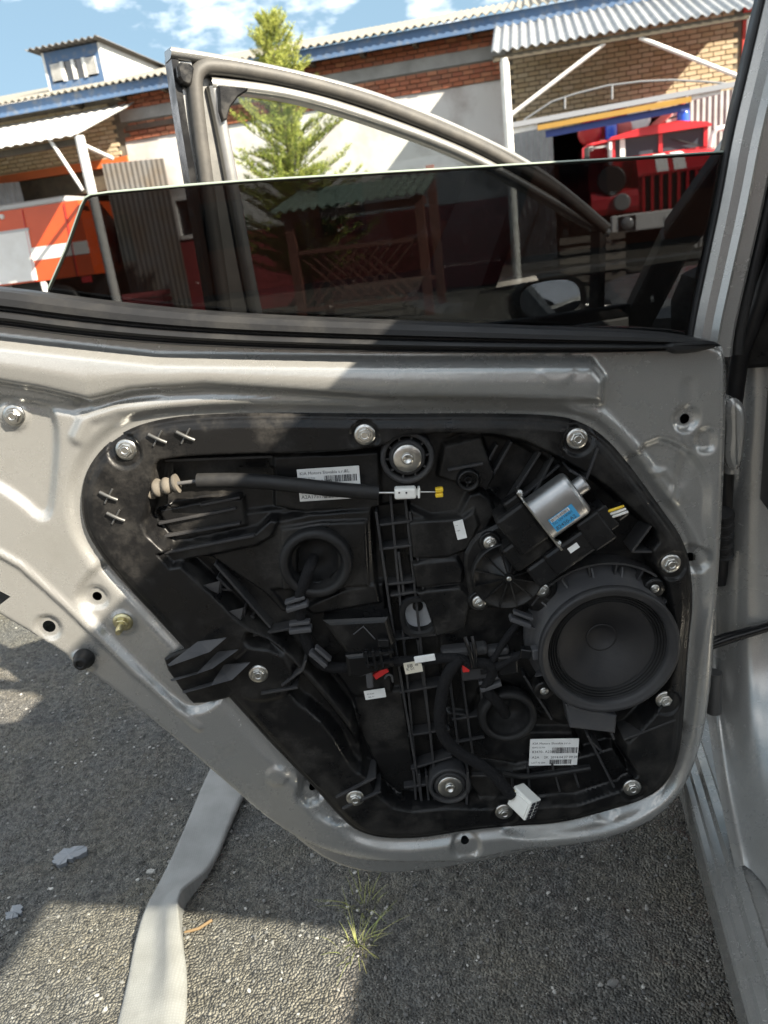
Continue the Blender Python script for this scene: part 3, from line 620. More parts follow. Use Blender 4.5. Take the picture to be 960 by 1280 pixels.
p0 = dp(674, 648, .022); ax = (dp(716, 618, .022)-p0).normalized(); ay = Vector((-ax.y, ax.x, 0)); MM = DOORM @ frame(p0, ax, ay, Vector((0,0,1)))
# can: flattened cylinder with a stepped end
mb = MB(); kk = 40
def sup(hw, hh, x):
    out = []
    for i in range(kk):
        a = 2*math.pi*i/kk; c, s_ = math.cos(a), math.sin(a)
        out.append(Vector((x, hw*math.copysign(abs(c)**.72, c), hh*math.copysign(abs(s_)**.72, s_))))
    return out
rg = [sup(.0262,.0180,0), sup(.0262,.0180,.042), sup(.0257,.0175,.0455), sup(.0242,.0160,.0485), sup(.0195,.0125,.050), sup(.0005,.0005,.050)]
for a, b in zip(rg[:-1], rg[1:]): mb.add(a+b, [(i, (i+1) % kk, kk+(i+1) % kk, kk+i) for i in range(kk)], 0, True)
mb.lathe([(.0095,0),(.0095,.010),(.0085,.012),(.0055,.0125)], 24, o=(.050,.003,0), M=Matrix.Rotation(math.pi/2, 3, 'Y'), cap1=True)
mb.build('motor_can', ALU, rear, MM)
mb = MB(); mb.box((-.0012,0,0), (.0024,.066,.036), bev=.0008); mb.box((-.0012,.036,0), (.0024,.012,.018), bev=.0006); mb.box((-.0012,-.036,0), (.0024,.012,.018), bev=.0006); mb.build('motor_flange', STEEL, rear, MM)
for y in (-.037, .037): put('screw', BS, rear, MM @ T(Vector((0,y,0))) @ Matrix.Rotation(math.pi/2, 4, 'Y') @ Matrix.Scale(.62, 4))
mb = MB(); mb.box((-.021,.004,-.010), (.037,.052,.040), bev=.004); mb.box((-.030,-.022,-.016), (.05,.034,.034), bev=.004); mb.box((-.012,.031,-.004),(.020,.016,.016),bev=.003); mb.build('motor_gearbox', PLASTIC, rear, MM)
mb = MB(); mb.box((.006,-.052,-.012), (.058,.030,.036), bev=.004); mb.box((.040,-.048,-.010), (.028,.040,.036), bev=.003); mb.box((.058,-.044,-.008), (.012,.030,.026), bev=.002); mb.box((.072,-.050,-.006),(.016,.014,.016),bev=.003); mb.box((-.022,-.055,-.014), (.05,.030,.030), bev=.004); mb.build('motor_controller', GLOSSY, rear, MM)
for k, c in enumerate((YELLOWPL, WHITEPL, WHITEPL)):
    mb = MB(); mb.tube([Vector((.063,-.038-.004*k,.004)), Vector((.071,-.038-.004*k,.010)), Vector((.078,-.043-.004*k,.004))], .0016, 6); mb.build('motor_wire', c, rear, MM)
for x, y in ((613,678),(677,737),(599,752)):
    q = dp(x, y, .001); mb = MB(); mb.lathe([(.0125,-.03),(.0125,-.001),(.011,0)], 20, cap1=True); mb.build('motor_lug', PLASTIC, rear, DOORM @ T(q)); put('screw', BS, rear, DOORM @ T(q) @ Matrix.Rotation(random.random(), 4, 'Z'))
# ---- labels
def text_tris(s, size):
    cu = bpy.data.curves.new('t', 'FONT'); cu.body = s; cu.size = size; cu.resolution_u = 2
    o = bpy.data.objects.new('t', cu); me = o.to_mesh()
    vs = [v.co.copy() for v in me.vertices]; fs = [tuple(p.vertices) for p in me.polygons]; o.to_mesh_clear()
    bpy.data.objects.remove(o); bpy.data.curves.remove(cu); return vs, fs
def label(corners, w, lines, bars, mats=None, name='label', parent=None):
    """corners px: tl, tr, br, bl ; lines: (u, v, size, text) in 0..1 of width"""
    P = [dp(a, b, w) for a, b in corners]; ex = (P[1]-P[0]); W = ex.length; ex.normalize(); ey = Vector((-ex.y, ex.x, 0)); Hh = (P[0]-P[3]).length
    M = DOORM @ frame(P[3], ex, ey, Vector((0,0,1)))
    mb = MB(); r = .002
    poly = chaikin([(0,0),(r,0),(W-r,0),(W,0),(W,r),(W,Hh-r),(W,Hh),(W-r,Hh),(r,Hh),(0,Hh),(0,Hh-r),(0,r)], 1)
    mb.prism(poly, -.0006, .0002)
    for u, v, s, t in lines:
        vs, fs = text_tris(t, s*W); mb.add([x+Vector((u*W, v*Hh, .0004)) for x in vs], fs, 1)
    for u0, u1, v0, v1, dn in bars:
        x = u0*W
        while x < u1*W:
            d = random.choice((1,1,2,3))*W*.0035*dn; mb.add([(x,v0*Hh,.0004),(x+d,v0*Hh,.0004),(x+d,v1*Hh,.0004),(x,v1*Hh,.0004)], [(0,1,2,3)], 1); x += d+random.choice((1,1,2))*W*.0035*dn
    return mb.build(name, mats or [PAPER, INK], rear, M)
label([(377,587),(455,582),(455,623),(375,627)], -.012, [(.04,.82,.072,'KIA Motors Slovakia s.r.o.'),(.76,.82,.075,'RL'),(.04,.68,.045,'82471 2L710'),(.03,.53,.085,'83470 - A2340'),(.45,.36,.065,'A2A17 007'),(.72,.36,.06,'2014.04.27'),(.03,.08,.085,'A2A175190'),(.04,.24,.06,'LOT NO.')], [(.43,.95,.55,.76,1.6),(.40,.98,.06,.22,1.3)])
label([(664,924),(725,923),(723,956),(661,957)], -.008, [(.05,.80,.075,'KIA Motors Slovakia s.r.o.'),(.05,.66,.05,'82472 2L700'),(.05,.48,.085,'83470- A2340'),(.05,.27,.085,'A2A    2K'),(.44,.27,.08,'2014.04.27 09:28'),(.05,.08,.06,'LOT N 004')], [(.46,.96,.46,.68,1.7),(.42,.86,.05,.22,1.7)])
label([(564,653),(576,650),(583,669),(572,675)], .001, [(.12,.45,.20,'A2A'),(.12,.75,.12,'14.04')], [])
label([(456,864),(482,860),(483,870),(457,875)], -.011, [(.12,.55,.10,'A2 0240'),(.16,.2,.10,'REL 01')], [])
# blue sticker on the motor can
vs, fs = text_tris('82450-A2', .0075); v2, f2 = text_tris('DC 12V 140401', .0045)
mb = MB(); mb.add([(.006,-.012,.0),(.042,-.012,.0),(.042,.009,.0),(.006,.009,.0)], [(0,1,2,3)], 0)
mb.add([x+Vector((.008,-.010,.0003)) for x in vs], fs, 1); mb.add([x+Vector((.008,-.0015,.0003)) for x in v2], f2, 1)
mb.add([(.008,.003,.0002),(.036,.003,.0002),(.036,.008,.0002),(.008,.008,.0002)], [(0,1,2,3)], 2)
x = .0085
while x < .035:
    d = random.choice((.0004,.0008)); mb.add([(x,.0034,.0004),(x+d,.0034,.0004),(x+d,.0076,.0004),(x,.0076,.0004)], [(0,1,2,3)], 1); x += d+.0006
mb.build('motor_label', [BLUELBL, INK, PAPER], rear, MM @ T(Vector((.002,-.007,.0186))) @ Matrix.Scale(.82, 4))
mb = MB(); mb.add([(0,0,0),(.012,0,0),(.012,.007,0),(0,.007,0)], [(0,1,2,3)], 0); mb.build('controller_label', PAPER, rear, MM @ T(Vector((.004,-.052,.0066))))
# ---- door handle cable
mb = MB(); bo = dpl([(186,612,-.004),(192,611,-.002),(200,609,0),(210,607,.001),(222,604,.001)])
pts = []; rs = []
for i in range(33):
    t = i/32; j = min(3, int(t*4)); f = t*4-j; pts.append(bo[j].lerp(bo[j+1], f)); rs.append(.0075-.0015*t+.0042*abs(math.sin(t*math.pi*3.5))*(1-.35*t)+(.002 if t > .9 else 0))
mb.tube(pts, rs, 16); mb.build('cable_boot', mat('dusty_boot', (.12,.105,.085), .8, noise=60, col2=(.07,.062,.05)), rear, DOORM)
def cable(name, pts, r, m, n=10, it=3, parent=None):
    P = [Vector(p) for p in chaikin([tuple(p) for p in dpl(pts)], it, False)]
    mb = MB(); mb.tube(P, r, n); return mb.build(name, m, rear, DOORM)
cable('cable_wire', [(218,605,.001),(250,601,.002)], .0022, GREYPL)
cable('cable_sheath', [(247,601,.002),(300,600,.004),(350,604,.006),(420,612,.006),(473,616,.004)], .0082, RUBBER, 16)
cable('cable_wire', [(470,616,.004),(494,616,.003)], .0014, STEEL)
mb = MB(); A, B = dp(493,616,.003), dp(520,615,.003); mb.bar(A, B, .0125, .0125, bev=.0022); mb.bar(B, dp(522,615,.003), .006,.006); mb.bar(dp(522,615,.003), dp(525,615,.003), .0115, .0115, bev=.001); mb.build('cable_adjuster', WHITEPL, rear, DOORM)
mb = MB()
for x in (499, 508): q = dp(x, 616, .0094); mb.lathe([(.0011,0),(.0009,.0004)], 8, o=q, cap1=True)
mb.build('adjuster_pins', INK, rear, DOORM)
cable('cable_wire', [(525,615,.003),(545,615,.003)], .0009, STEEL)
mb = MB(); q = dp(549,612,.004); mb.box(q, (.0085,.005,.007), bev=.0012); mb.box(dp(549,618.5,.004), (.0085,.0045,.007), bev=.0012); mb.box(dp(549,615,.003), (.006,.004,.005)); mb.build('cable_clip', YELLOWPL, rear, DOORM)
# ---- wiring loom
cable('harness', [(392,697,-.012),(387,710,.004),(380,728,.006),(374,748,.004),(377,780,.000),(386,812,.000),(400,832,-.002),(430,836,-.002),(462,828,.0),(480,824,.004)], .0068, TAPE)
cable('harness', [(478,825,.006),(500,827,.006),(540,824,.008),(560,822,.010),(578,824,.012),(590,832,.012)], .0062, TAPE)
cable('harness', [(576,823,.012),(566,832,.014),(556,850,.014),(550,880,.014),(549,905,.014),(556,925,.014),(575,942,.014),(600,955,.016),(618,968,.018),(632,986,.020),(640,994,.020)], .0072, TAPE, 14)
cable('harness', [(588,830,.012),(606,828,.012),(616,836,.012),(611,850,.010),(604,858,.008),(613,868,.006),(624,880,.0),(632,893,-.012)], .0066, TAPE)
cable('harness', [(600,838,.010),(620,835,.010),(640,822,.008),(660,816,.010),(668,815,.012)], .0055, TAPE)
cable('harness', [(610,835,.010),(622,815,.006),(634,795,.004),(650,776,.002),(662,766,-.004)], .0042, TAPE)
cable('wire', [(626,965,.012),(650,972,-.002),(690,968,-.004),(738,960,-.002)], .0035, RUBBER)
for k, (m_, dx) in enumerate(((YELLOWPL,0),(INK,3),(YELLOWPL,5))): cable('wire', [(636+dx-2,988-dx*.3,.021),(648+dx,1000-dx,.021)], .0011, m_, 6)
mb = MB(); q = dp(597,838,.008); mb.box(q, (.040,.020,.012), bev=.003); mb.box(dp(580,812,.0), (.055,.012,.018), bev=.004); mb.box(dp(622,812,.0),(.026,.012,.016),bev=.004); mb.build('loom_tray', PLASTIC2, rear, DOORM)
mb = MB(); mb.box(dp(634,828,.004), (.024,.026,.016), bev=.003); mb.build('loom_box', GLOSSY, rear, DOORM)
for (x, y, a) in ((613,856,.25),(372,757,.2),(376,786,.0),(398,822,-.9),(650,776,-.5)):
    mb = MB(); mb.box((0,0,0), (.026,.0055,.014), bev=.0012); mb.box((0,.008,-.001), (.024,.004,.010), bev=.001); mb.build('loom_clip', GREYPL, rear, DOORM @ T(dp(x,y,.008)) @ Matrix.Rotation(a,4,'Z'))
for pts in ([(581,796,.018),(587,812,.024),(592,834,.022)],[(590,795,.018),(594,812,.024),(594,834,.022)]): cable('loom_hook', pts, .0026, GLOSSY, 8)
mb = MB(); mb.box(dp(582,834,.014), (.008,.012,.004), bev=.001); mb.build('tape_tag', REDPL, rear, DOORM)
mb = MB(); mb.bar(dp(518,825,.0135), dp(544,821,.0155), .0085, .003, bev=.001); mb.build('tape_band', PAPER, rear, DOORM)
label([(513,830),(535,826),(530,840),(507,843)], .013, [(.1,.3,.25,'K 01'),(.6,.6,.2,'4B')], [(.2,.5,.55,.85,2)], [CREAM, INK], 'paper_tag')
# speaker plug
mb = MB(); mb.bar(dp(650,814,.012), dp(664,816,.014), .012, .012, bev=.0015); mb.build('speaker_plug', GLOSSY, rear, DOORM); mb = MB(); mb.bar(dp(664,816,.014), dp(678,814,.014), .014, .014, bev=.002); mb.build('speaker_socket', GREYPL, rear, DOORM)
# white multi-pin connector at the loom end
q = dp(655, 1002, .024); e1 = Vector((.93,-.36,0)).normalized(); e2 = Vector((.36,.93,0)).normalized(); MC = DOORM @ frame(q, e1, e2, Vector((0,0,1))) @ Matrix.Rotation(-.95, 4, 'Y') @ Matrix.Scale(1.3, 4)
mb = MB(); mb.box((0,0,0), (.024,.022,.014), bev=.0012); mb.box((-.010,.002,.0072), (.006,.012,.003), bev=.0006); mb.box((.002,0,.0074), (.016,.015,.001)); mb.build('white_connector', WHITEPL, rear, MC)
mb = MB()
for i in range(5):
    for j in range(2): mb.box((.0123,-.0082+.0041*i,-.0034+.0068*j), (.0012,.0026,.0042))
mb.build('connector_sockets', INK, rear, MC)
# central latch box, lever and red flag
BX = d2([(404,772),(485,768),(494,800),(492,818),(438,836),(432,812)])
mb = MB(); mb.prism(BX, -.02, .010, bev=.004); mb.prism(d2([(432,812),(488,806),(492,826),(452,838),(436,838)]), -.02, .016, bev=.003); mb.build('latch_box', PLASTIC, rear, DOORM)
cable('box_mark', [(442,793,.0105),(454,783,.0105),(469,799,.0105)], .0008, GREYPL, 6, 0)
mb = MB()
for k in range(3): mb.bar(dp(457+k*9,812,.020), dp(461+k*9,834,.020), .003, .008, bev=.0008)
mb.bar(dp(454,818,.020), dp(492,813,.020), .003, .007); mb.bar(dp(456,830,.020), dp(494,825,.020), .003, .007); mb.bar(dp(472,803,.018), dp(486,803,.018), .010,.006,bev=.001); mb.build('latch_bracket', GLOSSY, rear, DOORM)
mb = MB(); mb.bar(dp(461,838,.012), dp(463,859,.012), .008, .006, bev=.0015); mb.build('latch_lever', GREYPL, rear, DOORM)
mb = MB(); mb.bar(dp(468,846,.008), dp(484,836,.008), .007, .003); mb.build('red_tag', REDPL, rear, DOORM)
cable('latch_hook', [(481,848,.006),(484,843,.008),(490,844,.008),(491,852,.006)], .0014, GREYPL, 6)
# finned crash pad at the left
FP = d2([(204,822),(218,812),(262,800),(300,806),(312,850),(296,866),(246,877),(236,868)])
mb = MB(); mb.prism(chaikin(FP,1), .004, .009, bev=.002); mb.build('crash_pad', PLASTIC, rear, DOORM)
for U_, L_ in (([(209,831),(230,815),(247,802),(282,797)], [(212,833),(240,823),(262,815),(282,798)]), ([(213,849),(247,840),(272,815),(297,812)], [(214,852),(245,843),(265,836),(297,813)]), ([(228,864),(266,852),(280,831),(312,828)], [(229,867),(262,858),(290,850),(312,829)])):
    P = [dp(x, y, z) for (x, y), z in zip(U_, (.012,.012,.010,.034))]; Q = [dp(x, y, z) for (x, y), z in zip(L_, (.020,.030,.034,.038))]; dn = Vector((0,-.0012,-.003)); n_ = 4
    V = P+Q+[p+dn for p in P]+[p+dn for p in Q]; F_ = []
    for i in range(3): F_ += [(i,i+1,5+i,4+i), (12+i,13+i,9+i,8+i), (4+i,5+i,13+i,12+i), (1+i,i,8+i,9+i)]
    F_ += [(0,4,12,8), (3,11,15,7)]; mb = MB(); mb.add(V, F_); mb.build('crash_pad_fin', GREYPL, rear, DOORM)
for a in (((252,732),(275,726),(272,742)), ((282,765),(304,760),(300,778)),):
    P = [dp(x, y, z) for (x, y), z in zip(a, (.004,.012,.002))]; tk = Vector((0,.003,.008)); mb = MB(); mb.add(P+[p-tk for p in P], [(0,1,2),(5,4,3),(0,3,4,1),(1,4,5,2),(2,5,3,0)]); mb.build('fin', GREYPL, rear, DOORM)
# ---- hinges, check strap, wiring boot (between door and pillar)
def cw(px, py, d): return DINV @ (CP+ray(px, py)*d)
mb = MB(); mb.prism(chaikin(d2([(915,505),(932,500),(944,520),(940,560),(936,590),(922,596),(914,575),(918,545)]),2), -.055, -.012, bev=.006); mb.tube([dp(917,520,-.03), dp(915,590,-.03)], .009, 14); mb.build('hinge', SILVER, rear, DOORM)
mb = MB(); mb.prism(chaikin(d2([(884,845),(898,838),(905,855),(905,890),(890,892),(884,880)]),2), -.075, -.03, bev=.006); mb.tube([dp(893,840,-.04), dp(892,890,-.04)], .009, 14); mb.build('hinge', mat('dark_hinge_metal', (.10,.10,.10), .45, .6), rear, DOORM)
mb = MB(); P = [dp(880,808,-.03), dp(905,799,-.032), dp(930,792,-.035), dp(985,776,-.04)]; mb.tube(P, [.0065,.0075,.0065,.0055], 12); mb.build('check_strap', GLOSSY, rear, DOORM)
mb = MB(); pts = [dp(904,640+i*1.2,-.055-.0005*i) for i in range(45)]; mb.tube(pts, [.011+.0018*math.sin(i*1.9) for i in range(45)], 12); mb.build('wiring_boot', RUBBER, rear, DOORM)
# ---- car body: pillar, sill, roof, right-hand side
# lower door pillar: hinge face flaring into the sill
def pillar_pt(r, z):
    fl = .34*math.exp(-max(z-.365, 0)/.055)+.06*math.exp(-max(z-.365, 0)/.25)
    f = .085-fl*(.55+.45*min(1, max(r+.02, 0)/.1))+.25*max(r-.03, 0)**1.5
    f += .035*math.exp(-((r+.012)/.018)**2)
    return Vector((r+.022, f, z))
zs = [.362+.006*i for i in range(30)]+[.542+.014*i for i in range(34)]; rs_ = [-.03+.006*i for i in range(46)]
V = [tuple(pillar_pt(r, z)) for z in zs for r in rs_]; k = len(rs_)
F_ = [(i*k+j, i*k+j+1, (i+1)*k+j+1, (i+1)*k+j) for i in range(len(zs)-1) for j in range(k-1)]
put('door_pillar', gridmesh('door_pillar', V, F_, SILVER), car, CARM)
prof = [(.30,.20),(-.010,.20),(-.026,.26),(-.033,.340),(-.031,.3445),(-.024,.3445),(-.022,.350),(-.013,.351),(-.010,.361),(.000,.3625),(.004,.3555),(.020,.356),(.030,.372),(.060,.378),(.10,.372),(.30,.372)]
mb = MB(); n = len(prof); fs_ = np.linspace(.45, -1.0, 60)
vs = [(r, f, z+.0006*math.sin(f*40)) for f in fs_ for r, z in prof]
mb.add(vs, [(i*n+j, i*n+j+1, (i+1)*n+j+1, (i+1)*n+j) for i in range(59) for j in range(n-1)], 0, False); mb.build('sill', SILVER, car, CARM)
mb = MB(); mb.prism([(.055,-.9),(.055,-.34),(.065,-.28),(.09,-.26),(.30,-.26),(.30,-.9)], .36, .392, bev=.004); mb.build('sill_trim', PLASTIC, car, CARM)
mb = MB(); mb.box((.72,-.2,.33), (.9,2.2,.05)); mb.build('cabin_floor', TAPE, car, CARM)
mb = MB()
mb.bar((.205,.085,.90), (.205,.06,1.18), .39, .05, (0,1,0), bev=.006); mb.bar((.205,.06,1.18), (.30,.03,1.43), .37, .05, (0,1,0), bev=.006)
mb.build('pillar_trim', PLASTIC, car, CARM)
mb = MB(); mb.tube([Vector((.014,.10,.62)), Vector((.012,.07,.80)), Vector((.018,.05,.92)), Vector((.085,.005,1.15)), Vector((.20,-.02,1.36))], .010, 12); mb.build('opening_seal', RUBBER, car, CARM)
mb = MB(); mb.bar((.055,.03,1.10), (.052,.045,.74), .004, .05, (0,1,0), bev=.001); mb.build('pillar_plate', mat('pillar_vinyl', (.012,.012,.016), .3), car, CARM)
# roof, with an opening invented to let sun onto the ground
mb = MB(); rr_ = np.linspace(.165, 1.33, 15); ff = np.concatenate([np.linspace(-1.85, -.735, 10), np.linspace(-.60, .62, 10)])
def rz(r, f):
    t = (r-.165)/1.165; return 1.40+.0*t+.060*math.sin(math.pi*t)*.9-.05*max(0, (f-.3))-.02*max(0, -f-1)
top_ = [(r, f, rz(r, f)) for f in ff for r in rr_]; bot_ = [(r, f, z-.028) for r, f, z in top_]; k = 15
q = [(i*k+j, i*k+j+1, (i+1)*k+j+1, (i+1)*k+j) for i in range(19) for j in range(14)]
q = [f for f in q if not (.60 < top_[f[0]][0] and top_[f[1]][0] < 1.30 and -1.62 < top_[f[0]][1] and top_[f[2]][1] < -.725)]
mb.add(top_+bot_, q+[tuple(300+x for x in reversed(f)) for f in q], 0, True)
for j in range(14): mb.add([top_[j],top_[j+1],bot_[j+1],bot_[j]],[(0,1,2,3)]); mb.add([top_[285+j],top_[286+j],bot_[286+j],bot_[285+j]],[(0,1,2,3)])
for i in range(19): mb.add([top_[i*k],top_[i*k+k],bot_[i*k+k],bot_[i*k]],[(0,1,2,3)]); mb.add([top_[i*k+14],top_[i*k+k+14],bot_[i*k+k+14],bot_[i*k+14]],[(0,1,2,3)])
mb.build('roof', SILVER, car, CARM)
mb = MB(); mb.box((.935,-1.16,1.462), (.70,.90,.004)); mb.build('added_roof_glass', CLEAR, car, CARM)  # invented glass panel over the opening cut for the sun patch
# front pillars, rear pillars, right-hand door bottoms, tail
DARKTRIM = mat('dark_cabin_trim', (.02,.02,.022), .6)
mb = MB(); mb.bar((-.02,1.18,.70), (.10,.93,1.02), .07, .05, (0,1,.4), bev=.01); mb.bar((.10,.93,1.02), (.29,.55,1.345), .075, .05, (0,1,.4), bev=.01); mb.build('windscreen_pillar', [FRAMEPAINT], car, CARM)
mb = MB(); mb.bar((1.62,1.08,.88), (1.40,.55,1.37), .07, .05, (0,1,.4), bev=.01); mb.build('windscreen_pillar', FRAMEPAINT, car, CARM)
mb = MB(); mb.bar((1.66,.02,.9), (1.42,.0,1.38), .07, .05, (0,1,0), bev=.01); mb.build('right_pillar', DARKTRIM, car, CARM)
for r0, r1 in ((.04,.30),(1.66,1.42)):
    mb = MB(); mb.add([(r0,-1.02,.9),(r0,-1.62,.9),(r1,-1.55,1.36),(r1,-1.12,1.37),(r0+.04,-1.02,.9),(r0+.04,-1.62,.9),(r1+.03,-1.55,1.36),(r1+.03,-1.12,1.37)], [(0,1,2,3),(7,6,5,4),(0,4,5,1),(1,5,6,2),(2,6,7,3),(3,7,4,0)]); mb.build('rear_pillar', DARKTRIM, car, CARM)
mb = MB(); mb.box((1.70,.0,.64), (.10,2.1,.60), bev=.03); mb.build('right_side_panel', SILVER, car, CARM)
mb = MB(); mb.prism(chaikin([(-.02,-1.02),(-.03,-1.2),(0,-1.7),(.1,-1.85),(1.6,-1.85),(1.7,-1.7),(1.72,-1.02),(1.60,-1.02),(1.60,-1.7),(.10,-1.7),(.10,-1.02)],1), .28, .92, bev=.02); mb.build('rear_quarter', SILVER, car, CARM)
mb = MB(); mb.prism(chaikin([(-.01,1.10),(-.03,1.5),(.0,2.1),(.25,2.35),(1.4,2.35),(1.7,2.1),(1.73,1.5),(1.71,1.10)],1), .25, .86, bev=.04); mb.build('front_end', SILVER, car, CARM)
mb = MB(); mb.box((.86,1.0,.70), (1.5,.34,.50), bev=.08); mb.build('dashboard', DARKTRIM, car, CARM)
for f_ in (-1.55, 2.0 if False else 1.55):
    for r_ in (.08, 1.62):
        MW = CARM @ T(Vector((r_, f_, .31))) @ Matrix.Rotation(math.pi/2, 4, 'Y')
        mb = MB(); mb.lathe([(.19,-.09),(.28,-.10),(.31,-.07),(.31,.07),(.28,.10),(.19,.09)], 40); wh = mb.build('wheel', RUBBER, car, MW)
        mb = MB(); mb.lathe([(.19,-.08),(.17,-.02),(.05,-.03),(.0001,-.035)], 32); mb.build('rim', ALU, wh, MW)
for r_ in (.50, 1.22):  # front seats, added to block a sun beam through the cabin
    mb = MB(); mb.box((r_,.22,.72), (.50,.14,.72), Matrix.Rotation(.2,3,'X'), bev=.05); mb.box((r_,.16,1.18), (.26,.10,.18), bev=.04); mb.box((r_,.48,.46), (.50,.5,.16), bev=.05); mb.build('front_seat', DARKTRIM, car, CARM)
# ---- front door, open, seen from inside
A0 = Vector((-.235, 1.35, 0)); B0 = Vector((.60, 1.79, 0)); FU = (B0-A0).normalized(); FN = Vector((FU.y, -FU.x, 0)); FM = frame(A0, FU, ZZ, FN); FI = FM.inverted()
def fp(px, py, w=0.0):
    p = FI @ hit(px, py, A0+FN*w, FN); return Vector((p.x, p.y, w))
def f2(pts, w=0.): return np.array([fp(a, b, w)[:2] for a, b in pts])
TOP = [(213,61),(260,68),(320,79),(400,97),(470,117),(540,144),(600,171),(650,196),(700,229),(762,282)]
LO = [(760,292),(700,250),(650,222),(600,197),(540,171),(470,144),(400,122),(340,110),(285,105),(264,103)]
band = f2(TOP).tolist()+f2([(770,290)]).tolist()+f2(LO).tolist()+f2([(276,150),(290,230),(318,380),(325,430),(272,430),(262,360),(238,200)]).tolist()
mb = MB(); mb.prism(band, -.035, -.012); fdoor = mb.build('front_door', FRAMEPAINT, car, FM, label='open left front door of silver car seen beyond rear window')
tp = [Vector(p) for p in chaikin([tuple(fp(a, b, .0)) for a, b in TOP], 2, False)]
mb = MB(); mb.sweep(tp, [(-.012,-.034),(-.012,-.004),(-.006,.004),(.002,.004),(.004,-.034)], (0,0,1)); mb.build('frame_lip', CHROME if False else SILVER, fdoor, FM)
ST = [(283,400),(268,300),(254,200),(245,130),(243,98),(250,86),(264,82),(320,90),(400,108),(470,129),(540,157),(600,183),(660,217),(700,241),(755,287)]
mb = MB(); mb.tube([Vector(p) for p in chaikin([tuple(fp(a, b, .0)) for a, b in ST], 2, False)], .0120, 14); mb.build('frame_seal', DUSTRUB, fdoor, FM)
SI = [(322,400),(308,330),(290,230),(276,155),(266,108)]
mb = MB(); mb.sweep([Vector(p) for p in chaikin([tuple(fp(a, b, -.004)) for a, b in SI], 1, False)], [(-.010,-.02),(-.010,.004),(-.007,.008),(.007,.006),(.010,-.001),(.010,-.02)], (0,0,1)); mb.build('window_trim', CHROME, fdoor, FM)
SI = [(264,104),(320,110),(370,118),(430,135),(500,159),(560,182),(620,210),(680,244),(760,291)]
mb = MB(); mb.sweep([Vector(p) for p in chaikin([tuple(fp(a, b, -.004)) for a, b in SI], 2, False)], [(-.010,-.02),(-.010,.004),(-.007,.008),(.007,.006),(.010,-.001),(.010,-.02)], (0,0,1)); mb.build('window_trim', CHROME, fdoor, FM)
SI = [(228,78),(240,160),(262,280),(283,400)]
mb = MB(); mb.sweep([Vector(p) for p in chaikin([tuple(fp(a, b, -.010)) for a, b in SI], 2, False)], [(-.013,-.02),(-.013,.004),(.013,.004),(.013,-.02)], (0,0,1), smooth=False); mb.build('pillar_cover', SILVER, fdoor, FM)
mb = MB(); mb.sweep([Vector(p) for p in chaikin([tuple(fp(a, b, -.010)) for a, b in [(217,70),(228,150),(250,280),(270,400)]], 2, False)], [(-.006,-.03),(-.006,.006),(.005,.006),(.005,-.03)], (0,0,1), smooth=False); mb.build('pillar_edge', GLOSSY, fdoor, FM)
mb = MB(); mb.prism(chaikin(f2([(218,78),(242,82),(240,104),(236,110),(222,104)]),1), -.012, .010, bev=.003); mb.build('corner_block', PLASTIC, fdoor, FM)
mb = MB(); mb.prism(f2([(270,109),(307,112),(307,115),(295,123),(285,136),(281,151),(276,153),(272,140)]), -.012, .012, bev=.002); mb.build('corner_cap', PLASTIC, fdoor, FM)
gl = f2([(272,112),(340,114),(400,127),(470,149),(540,176),(600,202),(650,227),(700,255),(745,290),(745,420),(325,420),(300,300)], -.016)
mb = MB(); mb.prism(gl, -.020, -.016); mb.build('window_glass', CLEAR, fdoor, FM)
mb = MB(); mb.bar(fp(748,288,-.01), fp(745,420,-.01), .022, .03, (0,0,1), bev=.004); mb.build('division_bar', PLASTIC, fdoor, FM)
lowp = f2([(262,395),(780,392)]); zt = .93
mb = MB(); mb.prism([(-.02,.30),(.93,.30),(.95,.60),(.95,.86),(.0,.90),(-.04,.7)], -.10, .02, bev=.01); mb.build('lower_panel', SILVER, fdoor, FM)
mb = MB(); mb.bar(Vector((-.01,.905,.005)), Vector((.95,.865,.005)), .03, .03, (0,0,1), bev=.006); mb.build('belt_seal', RUBBER, fdoor, FM)
# wing mirror
mc = CP+ray(690, 374)*1.95
MX = frame(mc, Vector((.95,.31,0)).normalized(), Vector((0,0,1)).cross(Vector((.95,.31,0)).normalized()), ZZ)
MX = MX @ Matrix.Rotation(-.16, 4, 'X'); mb = MB(); ks = 36
def ov(rx, rz_, y, ox=0): return [Vector((ox+rx*math.copysign(abs(math.cos(2*math.pi*i/ks))**.7, math.cos(2*math.pi*i/ks)), y, rz_*math.copysign(abs(math.sin(2*math.pi*i/ks))**.8, math.sin(2*math.pi*i/ks)))) for i in range(ks)]
rg = [ov(.088,.046,-.002,-.01), ov(.098,.056,-.006), ov(.108,.062,.012), ov(.104,.060,.05,.004), ov(.07,.042,.085,.01), ov(.01,.01,.10,.02)]
for a, b in zip(rg[:-1], rg[1:]): mb.add(a+b, [(i, (i+1) % ks, ks+(i+1) % ks, ks+i) for i in range(ks)], 0, True)
mb.tube([Vector((.08,.03,-.03)), Vector((.17,.02,-.05))], .03, 12); mb.build('mirror_housing', [GLOSSY], fdoor, MX)
mb = MB(); mb.lathe([(.185,-.012),(.195,-.006),(.195,.006),(.185,.012),(.172,.006),(.172,-.006),(.185,-.012)], 36); mb.box((0,0,-.01),(.34,.06,.03),bev=.01); mb.lathe([(.06,-.03),(.06,.02),(.04,.03)], 20, cap1=True); mb.build('steering_wheel', DARKTRIM, car, CARM @ T(Vector((.50,.66,.88))) @ Matrix.Rotation(1.1,4,'X'))
MIRR = mat('mirror_silvering', (.8,.82,.84), .02, 1.)
